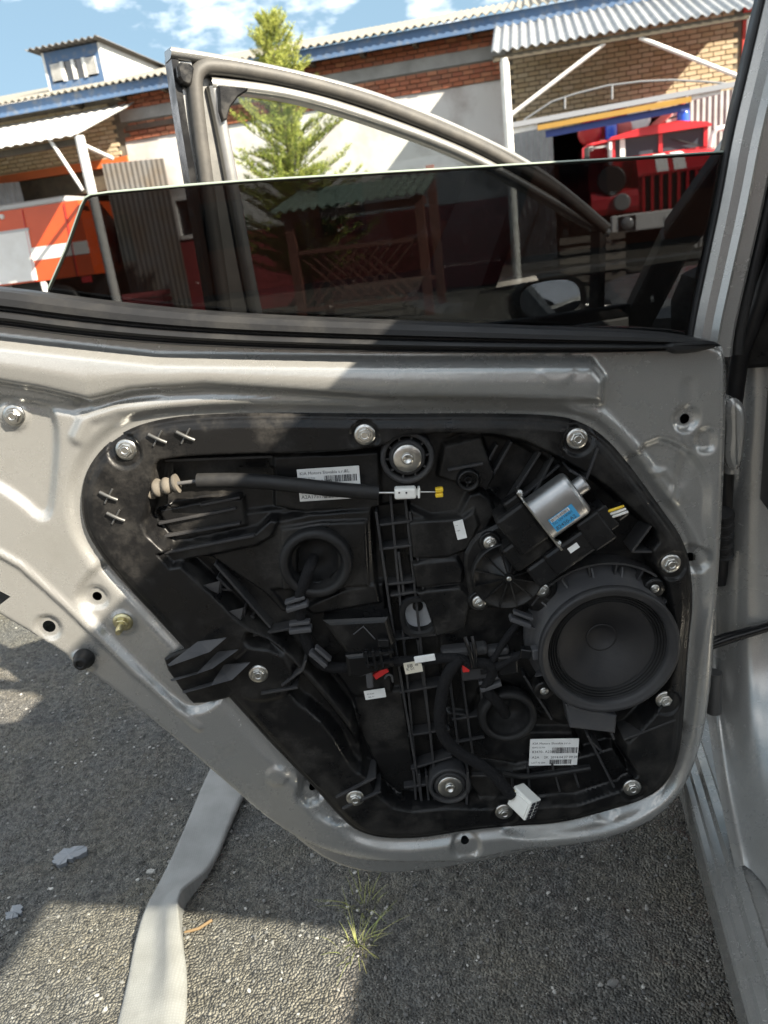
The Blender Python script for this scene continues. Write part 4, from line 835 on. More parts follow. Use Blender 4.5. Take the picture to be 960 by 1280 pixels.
mb = MB(); mb.add([p+Vector((0,.001,0)) for p in ov(.085,.045,-.002,-.012)], [tuple(range(ks))]); mb.build('mirror_glass', MIRR, fdoor, MX @ T(Vector((0,-.012,0))) @ Matrix.Rotation(-.04, 4, 'Z') )
# ================================================================ the yard
WE = Vector((.97460, -.22397, 0)); WN = Vector((-.22397, -.97460, 0)); WO = Vector((5.56, 15.5, 0)); WMX = frame(WO, WE, -WN, ZZ)   # x along wall, y into building, z up
WI = WMX.inverted()
def wp(px, py, off=0.0):
    p = WI @ hit(px, py, WO+WN*off, WN); return p       # (s, -off, z)
BRK_Y = mat('yellow_brick', (.40,.32,.20), .85, noise=1.7, col2=(.30,.23,.14), bump=(60,.3,.01)); 
def brick_mat(name, cols):
    m = mat(name, cols[0], .88, bump=(45,.35,.01)); nt = m.node_tree; L = nt.links.new; b = bsdf(m)
    oi = N(nt, 'ShaderNodeObjectInfo'); g = N(nt, 'ShaderNodeNewGeometry'); ad = N(nt, 'ShaderNodeMath', operation='ADD'); L(oi.outputs['Random'], ad.inputs[0]); L(g.outputs['Random Per Island'], ad.inputs[1])
    fr = N(nt, 'ShaderNodeMath', operation='FRACT'); L(ad.outputs[0], fr.inputs[0])
    r = N(nt, 'ShaderNodeValToRGB'); els = r.color_ramp.elements
    while len(els) < len(cols): els.new(.5)
    for i, c in enumerate(cols): els[i].position = i/(len(cols)-1); els[i].color = tuple(c)+(1,)
    L(fr.outputs[0], r.inputs['Fac']); L(r.outputs['Color'], b.inputs['Base Color']); return m
BRICKY = brick_mat('yellow_brick_faces', [(.46,.37,.24),(.52,.43,.29),(.42,.33,.20),(.54,.46,.33),(.47,.38,.23)])
BRICKR = brick_mat('red_brick_faces', [(.30,.10,.05),(.36,.13,.07),(.24,.08,.045),(.40,.17,.09),(.20,.08,.05)])
MORTAR = mat('mortar', (.17,.15,.12), .95, noise=6, col2=(.11,.10,.08)); 
PLASTER = mat('whitewash', (.56,.55,.53), .9, noise=1.3, col2=(.33,.29,.27), bump=(30,.3,.01), fac=(.48,.75)); GREYC = mat('concrete_band', (.32,.32,.31), .9, noise=2.5, col2=(.22,.22,.21))
REDPAINT = mat('red_dado_paint', (.28,.035,.04), .75, noise=2, col2=(.20,.03,.035)); REDWALL = mat('bright_red_wall', (.50,.05,.04), .7, noise=3, col2=(.42,.05,.04)); BLUEPAINT = mat('blue_fascia_paint', (.07,.13,.24), .75, noise=7, col2=(.17,.19,.22), fac=(.5,.75))
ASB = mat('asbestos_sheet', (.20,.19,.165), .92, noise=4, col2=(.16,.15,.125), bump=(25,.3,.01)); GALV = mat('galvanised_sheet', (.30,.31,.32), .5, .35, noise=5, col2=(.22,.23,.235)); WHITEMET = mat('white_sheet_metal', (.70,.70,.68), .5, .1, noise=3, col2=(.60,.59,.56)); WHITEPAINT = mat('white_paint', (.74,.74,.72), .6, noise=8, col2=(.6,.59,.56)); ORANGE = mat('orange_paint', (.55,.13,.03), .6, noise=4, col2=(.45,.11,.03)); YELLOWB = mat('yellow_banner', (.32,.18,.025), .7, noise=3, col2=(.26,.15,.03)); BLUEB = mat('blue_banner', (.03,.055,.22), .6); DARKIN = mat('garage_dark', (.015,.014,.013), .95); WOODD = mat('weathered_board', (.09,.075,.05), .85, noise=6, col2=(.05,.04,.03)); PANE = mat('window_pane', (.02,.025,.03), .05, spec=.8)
bld = empty('garage_building', WMX, label='long brick fire garage with blue fascia and corrugated roof', category='building')
def wbox(mb, s0, s1, o0, o1, z0, z1, mi=0): mb.box(((s0+s1)/2, -(o0+o1)/2, (z0+z1)/2), (s1-s0, abs(o1-o0), z1-z0), mi=mi); return mb
def wpart(name, m, *boxes, parent=None, **t):
    mb = MB()
    for b in boxes: wbox(mb, *b)
    return mb.build(name, m, parent or bld, WMX, **t)
SL, SR = -2.35, 1.72      # right bay between these
GL = -10.18               # right end of the left bay
# wall bodies (openings left free)
wpart('mortar_wall', MORTAR, (SL,SR,-.35,-.012,2.62,4.5), (-19.0,GL,-.35,-.012,3.22,4.5), (-34,-19.0,-.35,-.012,0,4.5), (GL,SL,-.35,-.012,3.6,4.5))
wpart('plaster_wall', PLASTER, (GL,-9.42,-.35,0,1.6,3.62), (-9.42,-8.62,-.35,0,2.45,3.62), (-8.62,SL,-.35,0,1.6,3.62))
wpart('red_dado', REDPAINT, (GL,-9.42,-.36,.006,0,1.6), (-9.42,-8.62,-.36,.006,0,1.6), (-8.62,SL,-.36,.006,0,1.6))
wpart('concrete_band', GREYC, (GL,SL,-.10,.008,3.98,4.21))
wpart('red_wall', REDWALL, (SR,30,-.36,.02,0,4.5))
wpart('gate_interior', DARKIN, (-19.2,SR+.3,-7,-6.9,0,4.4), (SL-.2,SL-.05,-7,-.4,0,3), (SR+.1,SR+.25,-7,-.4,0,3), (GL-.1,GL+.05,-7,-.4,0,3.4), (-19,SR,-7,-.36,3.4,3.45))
wpart('window_frame', WHITEPAINT, (-9.42,-9.34,-.12,.02,1.6,2.45), (-8.70,-8.62,-.12,.02,1.6,2.45), (-9.34,-8.70,-.12,.02,2.37,2.45), (-9.34,-8.70,-.12,.04,1.6,1.68), (-9.05,-9.0,-.10,.0,1.68,2.37))
wpart('window_pane', PANE, (-9.34,-9.05,-.09,-.08,1.68,2.37), (-9.0,-8.70,-.09,-.08,1.68,2.37))
for a in (): 
    wpart('window_frame', WHITEPAINT, (a,a+.07,.006,.05,1.75,2.75), (a+.9,a+.97,.006,.05,1.75,2.75), (a+.07,a+.9,.006,.05,2.68,2.75), (a+.07,a+.9,.006,.06,1.75,1.82), (a+.45,a+.51,.006,.04,1.82,2.68)); wpart('window_pane', PANE, (a+.07,a+.45,.004,.012,1.82,2.68), (a+.51,a+.9,.004,.012,1.82,2.68))
# bricks
def brick_mesh(nm, l, h, m):
    mb = MB(); mb.box((0,0,0), (l,.05,h), bev=.006 if False else 0)
    return mb.mesh(nm, m)
BL, BH, J = .185, .066, .015
BYM = brick_mesh('brick', BL, BH, BRICKY)
cells = []; row = 0; z = 2.62+BH/2
while z < 4.4:
    x = SL+(.13 if row % 2 else .0)+BL/2
    while x < SR-BL*.4: cells.append((x, z)); x += BL+J
    z += BH+J; row += 1
vis = sorted(cells, key=lambda c: -(c[0] > -2.1)-(2.75 < c[1] < 3.95))
rest = []
for i, (x, z) in enumerate(vis):
    if i < 300: put('brick', BYM, bld, WMX @ T(Vector((x, .012-.022+random.uniform(-.003,.003), z))))
    else: rest.append((x, z))
mb = MB()
for x, z in rest: mb.box((x, -.010, z), (BL, .05, BH))
z = 3.24+BH/2; row = 0
while z < 4.4:
    x = -19+(.13 if row % 2 else 0)
    while x < GL-.12: mb.box((x, -.010+random.uniform(-.003,.003), z), (BL,.05,BH)); x += BL+J
    z += BH+J; row += 1
mb.build('yellow_brickwork', BRICKY, bld, WMX, kind='stuff')
mb = MB(); z = 3.63+BH/2; row = 0
while z < 4.42:
    x = GL+(.13 if row % 2 else 0)+.13
    while x < SL-.1:
        if not (3.95 < z < 4.23): mb.box((x, -.008+random.uniform(-.012,.006), z), (BL,.05,BH))
        x += BL+J
    z += BH+J; row += 1
mb.build('red_brickwork', BRICKR, bld, WMX, kind='stuff')
wpart('dark_band', mat('dark_band_brown', (.07,.06,.05), .9, noise=4, col2=(.16,.10,.07)), (-10.1,-8.2,.0,.05,3.80,3.90))  # dark brown strip across the red brickwork
# roof, corrugated sheets
def corr(s0, s1, p0, p1, pitch, amp, th=0.0):
    """corrugated strip between points (off,z) p0->p1"""
    n = int((s1-s0)/pitch*8); V = []; (o0, z0), (o1, z1) = p0, p1
    d = Vector((0, -(o1-o0), z1-z0)).normalized(); nn = Vector((1,0,0)).cross(d)
    if nn.z < 0: nn = -nn
    for i in range(n+1):
        s = s0+(s1-s0)*i/n; a = amp*math.cos(2*math.pi*s/pitch)
        for (o, z) in (p0, p1): V.append(Vector((s, -o, z))+nn*a)
    m = len(V); V += [v-nn*.012 for v in V]
    F_ = [(2*i, 2*i+1, 2*i+3, 2*i+2) for i in range(n)]+[(m+2*i+2, m+2*i+3, m+2*i+1, m+2*i) for i in range(n)]+[(2*i, 2*i+2, m+2*i+2, m+2*i) for i in range(n)]+[(2*i+1, m+2*i+1, m+2*i+3, 2*i+3) for i in range(n)]
    return V, F_
V, F_ = corr(-34, 12, (.55,4.60), (-5.2,6.02), .15, .025); mb = MB(); mb.add(V, F_, 0, False); roof = mb.build('roof', ASB, bld, WMX)
wpart('fascia', BLUEPAINT, (-34,12,.42,.46,4.37,4.58)); wpart('soffit', WOODD, (-34,12,0,.42,4.46,4.50))
for i in range(46):
    s = -34+i*1.0
    if -12 < s < 0: wpart('rafter_end', WOODD, (s,s+.08,0,.42,4.34,4.455))
# dormer
do = -.55
a, b_ = wp(65,115,do), wp(130,97,do); c, d_ = wp(55,66,do), wp(126,52,do)
s0, s1, zb, zt = a.x, b_.x, min(a.z, b_.z)-.15, c.z
dm = wpart('dormer', BLUEPAINT, (s0,s1,do-.04,do,zb,zb+.30), (s0,s0+.10,do-.04,do,zb+.30,zt-.22), (s1-.10,s1,do-.04,do,zb+.30,zt-.22), (s0,s1,do-.04,do,zt-.22,zt))
W_ = s1-s0
mb = MB(); mb.prism([(0.0,zb-.1),(0,zt),(3.9,zt-.02),(3.9,zb+.8)], 0, .05, Matrix(((0,0,1,s1+.002),(1,0,0,-do),(0,1,0,0),(0,0,0,1)))); mb.build('dormer_side', WHITEPAINT, dm, WMX)
mb = MB(); mb.prism([(0.0,zb-.1),(0,zt),(3.9,zt-.02),(3.9,zb+.8)], 0, .05, Matrix(((0,0,1,s0-.05),(1,0,0,-do),(0,1,0,0),(0,0,0,1)))); mb.build('dormer_side', WHITEPAINT, dm, WMX)
V, F_ = corr(s0-.25, s1+.2, (do+.25,zt+.05), (do-4.1,zt+.03), .15, .025); mb = MB(); mb.add(V, F_); mb.build('dormer_roof', mat('dark_roof_sheet', (.15,.14,.13), .9), dm, WMX)
wz0, wz1 = zb+.30, zt-.22; ws = (s0+.10, s0+.34, s1-.34, s1-.10)
for x0, x1 in ((ws[0],ws[1]),(ws[2],ws[3])):
    for k in range(8): 
        z = wz0+.03+(wz1-wz0-.04)*k/8; mb = MB(); mb.box(((x0+x1)/2,-do-.01,z+.02), (x1-x0,.05,.022), Matrix.Rotation(.5,3,'X')); mb.build('louvre_slat', WHITEPAINT, dm, WMX)
    mb = MB(); wbox(mb, x0, x1, do-.08, do-.05, wz0, wz1); mb.build('louvre_backing', DARKIN, dm, WMX)
for x in (ws[1], (ws[1]+ws[2])/2-.035, ws[2]-.07): mb = MB(); wbox(mb, x, x+.07, do-.02, do+.03, wz0, wz1); mb.build('window_post', WHITEPAINT, dm, WMX)
for x0, x1 in ((ws[1]+.07,(ws[1]+ws[2])/2-.035),((ws[1]+ws[2])/2+.035,ws[2]-.07)): mb = MB(); wbox(mb, x0, x1, do-.03, do-.02, wz0, wz1); mb.build('pane', PANE, dm, WMX)
# right canopy on posts
cb = empty('canopy', WMX, bld)
cs0, cs1 = wp(614,68,2.5).x, 2.06; zf = wp(614,68,2.5).z+.02
V, F_ = corr(cs0, cs1, (2.55,zf), (.02,4.54), .145, .022); mb = MB(); mb.add(V, F_); mb.build('corrugated_sheet', GALV, cb, WMX)
mb = MB(); wbox(mb, cs0+.02, cs1, 2.42, 2.50, zf-.13, zf-.05); mb.build('canopy_beam', WOODD, cb, WMX)
mb = MB(); wbox(mb, cs0+.05, cs1, 1.1, 1.2, zf+.28, zf+.38); mb.build('purlin', WOODD, cb, WMX)
def pole(name, a, b, r, m, par, nn=10): mb = MB(); mb.tube([Vector(a), Vector(b)], r, nn); return mb.build(name, m, par, WMX)
pl, prr = wp(633,120,2.45), wp(938,60,2.45)
pole('post', (pl.x,-2.45,0), (pl.x,-2.45,zf-.1), .075, WHITEPAINT, cb); pole('post', (prr.x,-2.45,0), (prr.x,-2.45,zf-.1), .065, WHITEPAINT, cb)
for a, b in (((756,54),(637,145)), ((799,47),(932,99))): A, B = wp(*a,2.45), wp(*b,2.45); pole('brace', A, B, .032, WHITEPAINT, cb, 8)
A, B = wp(638,157,2.45), wp(932,103,2.45); mb = MB(); mb.bar(A, B, .06, .075, (0,0,1)); mb.build('cross_beam', mat('grey_beam', (.28,.29,.31), .5, .3), cb, WMX)
ar_ = [wp(x, y, 2.45) for x, y in ((655,150),(690,127),(720,117),(760,107),(800,102),(840,100),(880,102),(925,106))]
mb = MB(); mb.tube(ar_, .016, 8)
for x, y, y2 in ((706,122,136),(765,106,124),): mb.tube([wp(x,y,2.45), wp(x,y2,2.45)], .018, 8)
mb.build('arch_rail', mat('grey_rail', (.2,.21,.22), .5, .3), cb, WMX)
A, B = wp(672,160,2.46), wp(864,124,2.46); mb = MB(); mb.bar(A, B, .04, .075, (0,0,1)); mb.build('yellow_board', YELLOWB, cb, WMX)
A, B = wp(682,168,2.36), wp(862,133,2.36); mb = MB(); mb.bar(A, B, .04, .10, (0,0,1)); mb.build('blue_board', BLUEB, cb, WMX)
A, B = wp(864,121,2.40), wp(900,113,2.40); mb = MB(); mb.bar(A, B, .04, .105, (0,0,1)); mb.build('white_board', WHITEPAINT, cb, WMX)
A, B = wp(638,164,2.40), wp(672,157,2.40); mb = MB(); mb.bar(A, B, .04, .095, (0,0,1)); mb.build('white_board', WHITEPAINT, cb, WMX)
# corrugated gate leaves
def leaf(name, sA, sB, oA, oB, z0, z1, m, lab=None, pitch=.10):
    n = int(math.hypot(sB-sA, oB-oA)/pitch*6); V = []; d = Vector((sB-sA, -(oB-oA), 0)).normalized(); nn = Vector((-d.y, d.x, 0))
    for i in range(n+1):
        t = i/n; p = Vector((sA+(sB-sA)*t, -(oA+(oB-oA)*t), 0))+nn*(.014*max(-.6, min(.6, math.sin(2*math.pi*i/6)*1.4)))
        V += [p+Vector((0,0,z0)), p+Vector((0,0,z1))]
    k = len(V); V += [v+nn*.03 for v in V]
    F_ = [(2*i,2*i+2,2*i+3,2*i+1) for i in range(n)]+[(k+2*i+1,k+2*i+3,k+2*i+2,k+2*i) for i in range(n)]+[(2*i+1,2*i+3,k+2*i+3,k+2*i+1) for i in range(n)]+[(0,1,k+1,k),(2*n,k+2*n,k+2*n+1,2*n+1)]
    mb = MB(); mb.add(V, F_); return mb.build(name, m, bld, WMX)
g1, g2 = wp(640,165,1.3), wp(690,160,1.3); lf = leaf('gate_leaf', g1.x-.05, g2.x, 1.2, 1.4, .25, g1.z, GALV)
A, B = Vector((g1.x,-1.36,.4)), Vector((g2.x,-1.5,1.9)); pole('leaf_brace', A, B, .02, DARKIN, lf, 6)
g1, g2 = wp(858,135,.1), wp(922,112,.1); leaf('gate_leaf', g1.x, g2.x+.4, .1, .06, .25, g2.z+.02, mat('grey_sheet', (.30,.31,.32), .6, .2, noise=4, col2=(.22,.22,.22)))
g1, g2 = wp(140,208,.5), wp(200,196,.5); leaf('gate_leaf', g1.x, g2.x, .9, .35, .2, g1.z+.02, mat('weathered_sheet', (.10,.10,.10), .65, .2, noise=2, col2=(.09,.07,.05)))
leaf('gate_leaf', -13.6, -12.55, .9, .4, .2, 3.15, GALV)
# left canopy
cl = empty('canopy', WMX, bld)
q = wp(98,168,2.5); zl = q.z; sr = q.x
V, F_ = corr(-18.5, sr, (2.55,zl), (.02,4.30), .20, .012); mb = MB(); mb.add(V, F_); mb.build('sheet_metal', WHITEMET, cl, WMX)
pole('post', (sr-.02,-2.45,0), (sr-.02,-2.45,zl-.02), .085, WHITEPAINT, cl)
A, B = wp(104,238,2.45), wp(62,174,2.45); pole('brace', A, B, .035, WHITEPAINT, cl, 8); A = wp(101,180,2.45); pole('brace', A, wp(140,198,1.3), .04, WHITEPAINT, cl, 8)
mb = MB(); wbox(mb, -18.5, sr, 2.3, 2.4, zl-.14, zl-.03); mb.build('canopy_beam', WOODD, cl, WMX)
wpart('orange_beam', ORANGE, (-19,GL,-.012,.06,3.20,3.36)); wpart('lintel_board', WOODD, (-19,GL,-.30,-.02,2.78,3.19))
# ================================================================ far roof beyond
fb = empty('far_building', WMX, label='distant building with a pale gable roof behind the dormer', category='building')
mb = MB(); wbox(mb, -46, -22, -22, -14, 0, 6.0); mb.build('wall', PLASTER, fb, WMX)
mb = MB(); mb.prism([(13,5.9),(23,5.9),(18,8.9)], -46.5, -21.5, Matrix(((0,0,1,0),(1,0,0,0),(0,1,0,0),(0,0,0,1)))); mb.build('roof', mat('pale_roof', (.62,.58,.52), .6, noise=1, col2=(.55,.5,.45)), fb, WMX)
# ================================================================ gazebo
GREENR = mat('green_roof_sheet', (.14,.19,.16), .5, .2, noise=3, col2=(.10,.14,.115)); BRWN = mat('brown_timber', (.14,.05,.035), .7, noise=5, col2=(.09,.035,.025))
gz = empty('gazebo', WMX @ T(Vector((-6.3,-3.2,0))), label='small open gazebo with green corrugated roof and brown lattice rails', category='gazebo')
A, B, D_ = wp(333,266,5.2), wp(534,241,5.2), wp(541,205,3.6); gs0, gs1 = A.x, B.x
V, F_ = corr(gs0, gs1, (5.2,(A.z+B.z)/2), (3.4,(A.z+B.z)/2+.36), .14, .022); mb = MB(); mb.add(V, F_); mb.build('roof', GREENR, gz, WMX)
for s, o in ((gs0+.25,5.0),(gs1-.15,5.0),(gs0+.25,3.4),(gs1-.15,3.4)): mb = MB(); wbox(mb, s-.06, s+.06, o-.06, o+.06, 0, (A.z+B.z)/2-.02+(5.0-o)*.3); mb.build('post', BRWN, gz, WMX)
mb = MB(); wbox(mb, gs0+.15, gs1-.05, 4.95, 5.05, (A.z+B.z)/2-.14, (A.z+B.z)/2-.04); mb.build('beam', BRWN, gz, WMX)
for z in (.25, 1.05): mb = MB(); wbox(mb, gs0+.31, gs1-.21, 4.97, 5.03, z-.03, z+.03); mb.build('rail', BRWN, gz, WMX)
s = gs0+.31
while s < gs1-.9:
    mb = MB(); mb.bar((s,-5.0,.28), (s+.74,-5.0,1.02), .02, .05, (0,1,0)); mb.build('lattice_slat', BRWN, gz, WMX); mb = MB(); mb.bar((s+.74,-4.97,.28), (s,-4.97,1.02), .02, .05, (0,1,0)); mb.build('lattice_slat', BRWN, gz, WMX); s += .16
mb = MB(); wbox(mb, gs0+.3, gs1-.2, 3.6, 4.0, .42, .47); mb.build('bench', BRWN, gz, WMX)
# red slatted crate by the left gate
q = wp(165,372,1.6); cr_ = empty('crate', WMX @ T(Vector((q.x,-1.6,0))), label='faded red slatted crate standing before the left gate', category='crate')
CRATE = mat('faded_red_crate', (.42,.10,.10), .7, noise=8, col2=(.32,.07,.08))
for k in range(5):
    for o in (1.4, 1.8): mb = MB(); wbox(mb, q.x-.1, q.x+.75, o-.01, o+.01, .06+.13*k, .16+.13*k); mb.build('slat', CRATE, cr_, WMX)
    for s in (q.x-.1, q.x+.75): mb = MB(); wbox(mb, s-.012, s+.012, 1.42, 1.78, .06+.13*k, .16+.13*k); mb.build('slat', CRATE, cr_, WMX)
mb = MB(); wbox(mb, q.x-.08, q.x+.73, 1.42, 1.78, .03, .06); mb.build('base', CRATE, cr_, WMX)
# stack of timbers before the right gate
for k in range(5):
    z = .12+.15*k; mb = MB(); wbox(mb, -1.6, -.6, 3.0, 3.12, z-.05, z+.05); o = mb.build('timber', mat('pale_timber', (.17,.145,.12), .85) if k == 0 else bpy.data.materials['pale_timber'], None, WMX, label=('lowest','second lowest','middle','second highest','topmost')[k]+' pale squared timber in the rack before the right gate', category='timber', group='timbers racked before the right gate')
rk = MB(); [wbox(rk, s-.04, s+.04, 2.94, 3.0, 0, .9) for s in (-1.5,-.7)]; [wbox(rk, s-.04, s+.04, 2.94, 3.16, z-.02, z) for s in (-1.5,-.7) for z in (.07,.22,.37,.52,.67)]; rk.build('timber_rack', DARKIN, None, WMX, label='dark upright rack carrying the pale timbers', category='rack')

# block behind the photographer, out of view, added to darken reflections and sky fill
ob = empty('opposite_building', T(Vector((-2,-29,0))), label='unseen long brick block added behind the viewer for dark reflections', category='building')
mb = MB(); mb.box((-2,-29,2.6), (46,6,5.2)); mb.build('wall', BRICKR, ob)
mb = MB(); mb.prism([(-32.3,5.2),(-25.7,5.2),(-29,6.6)], -25.5, 21.5, Matrix(((0,0,1,0),(1,0,0,0),(0,1,0,0),(0,0,0,1)))); mb.build('roof', ASB, ob)
for k in range(11): mb = MB(); mb.box((-22+4*k,-25.98,2.2), (1.5,.06,1.5)); mb.build('window', PANE, ob)
# ================================================================ fire trucks
TRED = mat('fire_red_paint', (.50,.022,.03), .35, coat=.4, noise=2, col2=(.42,.02,.025)); TWHITE = mat('truck_white', (.78,.78,.76), .4, noise=3, col2=(.68,.67,.64)); TBLACK = mat('truck_black', (.015,.015,.015), .5); TORANGE = mat('truck_orange_red', (.62,.085,.016), .35, coat=.3, noise=2, col2=(.56,.075,.016)); TGREY = mat('truck_grey', (.45,.45,.45), .5, .3); TGLASS = mat('truck_windscreen', (.05,.06,.075), .06, spec=.9); BEACON = mat('blue_beacon', (.03,.10,.65), .2, coat=.4); LAMPG = mat('lamp_glass', (.35,.36,.36), .15, .3); PINKR = mat('faded_red', (.60,.16,.14), .6)
t0 = wp(812, 300, 0.0)
ft = empty('fire_truck', WMX @ T(Vector((0,-1.7,0))) @ T(Vector((t0.x,0,0))), label='red fire truck nosing out of the right gate under the canopy', category='fire truck')
def tpart(name, m, fn, parent=None): mb = MB(); fn(mb); return mb.build(name, m, parent or ft, TMX)
TOF = 1.7; TMX = WMX @ T(Vector((0,-TOF,0)))
def q(px, py, off):
    p = wp(px, py, off+TOF); return Vector((p.x, p.y+TOF, p.z))
c0, c1 = q(736,180,0).x, q(886,165,0).x; cz = q(812,168,0).z
zr = q(830,158,0).z; zw = q(812,192,.1).z
# cab: body below the glass, roof, pillars
tpart('cab_body', TRED, lambda b: (wbox(b, c0+.35, c1-.02, -1.8, .0, .9, zw), wbox(b, c0+.35, c1-.02, -1.8, -1.7, zw, zr-.095)))
rp = [(c0+.30,zr-.10),(c0+.36,zr-.05),(c0+.8,zr+.02),(c1-.5,zr+.05),(c1-.05,zr-.03),(c1+.02,zr-.07),(c1+.02,zr-.10)]
RMX = Matrix(((1,0,0,0),(0,0,1,0),(0,1,0,0),(0,0,0,1)))
tpart('cab_roof', TRED, lambda b: b.prism(rp, -.12, 1.8, RMX))
mid = (c0+.35+c1)/2+.02
for s in (c0+.36, mid-.03, c1-.08): tpart('windscreen_post', TRED if s != mid-.03 else TRED, lambda b: wbox(b, s, s+.06, -.06, .03, zw, zr-.095))
for a, b__ in ((c0+.42,mid-.03),(mid+.03,c1-.08)): tpart('windscreen', TGLASS, lambda b: wbox(b, a, b__, -.04, -.01, zw, zr-.095))
tpart('wiper', TBLACK, lambda b: b.bar((mid+.15,-.03,zw+.20), (mid+.6,-.03,zw+.02), .02, .02))
tpart('sun_visor_strip', TWHITE, lambda b: wbox(b, c0+.50, c0+.58, .0, .035, zw, zr-.1))
# bonnet and grille
h0, h1 = q(797,215,.9).x, q(884,210,.9).x+.15; hz = q(830,205,.9).z; gz0, gz1 = q(835,262,1.0).z, q(840,216,1.0).z
bon = tpart('bonnet', TRED, lambda b: b.prism([(0,zw-.02),(.45,zw-.05),(.72,zw-.10),(.93,gz1+.07),(1.0,gz1),(1.0,gz0-.05),(0,gz0-.05)], h0, h1, Matrix(((0,0,1,0),(-1,0,0,0),(0,1,0,0),(0,0,0,1)))))
for x in (.26, .52): tpart('white_stripe', TWHITE, lambda b: b.prism([(.45,zw-.045),(.722,zw-.095),(.935,gz1+.074),(1.006,gz1+.006),(1.0,gz1-.004),(.92,gz1+.05),(.70,zw-.13),(.45,zw-.08)], h0+x+.02, h0+x+.2, Matrix(((0,0,1,0),(-1,0,0,0),(0,1,0,0),(0,0,0,1)))), bon)
tpart('grille_opening', TBLACK, lambda b: wbox(b, h0+.06, h1-.06, 1.0, 1.006, gz0, gz1), bon)
nb = 9
for k in range(nb): x = h0+.05+(h1-h0-.14)*k/(nb-1); tpart('grille_bar', TRED, lambda b: wbox(b, x, x+.045, 1.006, 1.05, gz0, gz1), bon)
for z in (gz0-.03, gz1): tpart('grille_rail', TRED, lambda b: wbox(b, h0+.05, h1-.05, 1.003, 1.055, z, z+.04), bon)
# wings, lamps
for s0_, s1_ in ((c0-.05, h0-.002), (h1+.002, c1+.45)):
    wg = tpart('wing', TRED, lambda b: b.prism(chaikin([(-.2,.95),(.2,1.30),(.9,1.42),(1.05,1.35),(1.08,1.05),(.95,1.0),(.85,1.2),(.2,1.1),(0,.95)],1), s0_, s1_, Matrix(((0,0,1,0),(-1,0,0,0),(0,1,0,0),(0,0,0,1)))))
    cx_ = (s0_+s1_)/2
    mb = MB(); mb.lathe([(.13,0),(.13,.05),(.11,.06)], 24, o=(cx_+.1,-1.06,1.20), M=Matrix.Rotation(math.pi/2,3,'X'), cap1=True); mb.build('headlamp', LAMPG, wg, TMX)
# black searchlight and its guard
sl_ = q(764,226,1.0); mb = MB(); mb.lathe([(.05,-.22),(.20,-.12),(.22,0),(.22,.05),(.20,.06)], 28, o=sl_, M=Matrix.Rotation(math.pi/2,3,'X'), cap1=True); mb.build('searchlight', TBLACK, ft, TMX)
tpart('searchlight_bracket', TBLACK, lambda b: wbox(b, sl_.x-.03, sl_.x+.03, .9, .97, 1.3, sl_.z))
# bumper with lamps
bl, br_ = q(764,282,1.35), q(842,266,1.35); bz0, bz1 = q(768,292,1.35).z, q(768,270,1.35).z
bp_ = tpart('bumper', TWHITE, lambda b: b.box(((bl.x+c1+.45)/2,-1.28,(bz0+bz1)/2), (c1+.45-bl.x,.14,bz1-bz0), bev=.02))
for s in (q(784,281,1.35).x, c1+.15): mb = MB(); mb.box((s,-1.352,(bz0+bz1)/2), (.26,.02,.22), bev=.009); mb.build('lamp_recess', TBLACK, bp_, TMX); mb = MB(); mb.lathe([(.10,0),(.095,.02),(.05,.035),(.001,.04)], 22, o=(s,-1.36,(bz0+bz1)/2), M=Matrix.Rotation(math.pi/2,3,'X')); mb.build('bumper_lamp', LAMPG, bp_, TMX)
np_ = (bl.x+c1+.45)/2; tpart('number_plate', TWHITE, lambda b: wbox(b, np_-.26, np_+.26, 1.351, 1.36, bz0+.05, bz0+.17), bp_)
# wheels
for s in (c0+.10, c1+.15): mb = MB(); mb.lathe([(.25,-.16),(.50,-.17),(.55,-.12),(.55,.12),(.50,.17),(.25,.16)], 32, o=(s,-.45,.55), M=Matrix.Rotation(math.pi/2,3,'Y')); mb.build('wheel', TBLACK, ft, TMX)
# roof gear: ladder, hose drums, beacons, horn
zt_ = zr
lad = tpart('ladder', TGREY, lambda b: [b.bar((c0+x,-.1,zt_-.2), (c0+x+.38,1.6,zt_+.42), .05, .06) for x in (.02, .30)])
for k in range(6): t = k/5.; tpart('ladder_rung', TGREY, lambda b: b.bar((c0+.02+.38*t,-.1+1.7*t,zt_-.18+.62*t), (c0+.30+.38*t,-.1+1.7*t,zt_-.18+.62*t), .03, .03), lad)
for px, py, r, o in ((737,166,.20,-.3),(756,160,.22,-.5),(775,150,.20,-.8),(776,160,.17,-.4)):
    p_ = q(px,py,o); mb = MB(); mb.lathe([(r*.3,-.22),(r,-.2),(r,.12),(r*.85,.16),(r*.3,.17)], 22, o=p_, M=Matrix.Rotation(math.pi/2+.2,3,'X'), cap1=True); mb.build('hose_drum', TRED if px != 776 else PINKR, ft, TMX)
tpart('monitor_arm', TRED, lambda b: b.bar(q(782,147,-.6), q(812,142,-.6), .12, .10, bev=.02)); tpart('monitor_arm', PINKR, lambda b: b.bar(q(815,160,-.6), q(838,140,-.6), .14, .12, bev=.02))
p_ = q(797,152,-.5); mb = MB(); mb.lathe([(.06,-.2),(.17,-.05),(.21,.08),(.16,.1)], 20, o=p_, M=Matrix.Rotation(1.2,3,'X'), cap1=True); mb.build('siren_horn', TWHITE, ft, TMX)
tpart('roof_rack', TGREY, lambda b: [b.bar(q(833,146+k*6,-.8), q(852,141+k*6,-.8), .04, .04) for k in range(4)]+[b.bar(q(834,166,-.8), q(834,144,-.8), .04, .04), b.bar(q(851,162,-.8), q(851,138,-.8), .04, .04)])
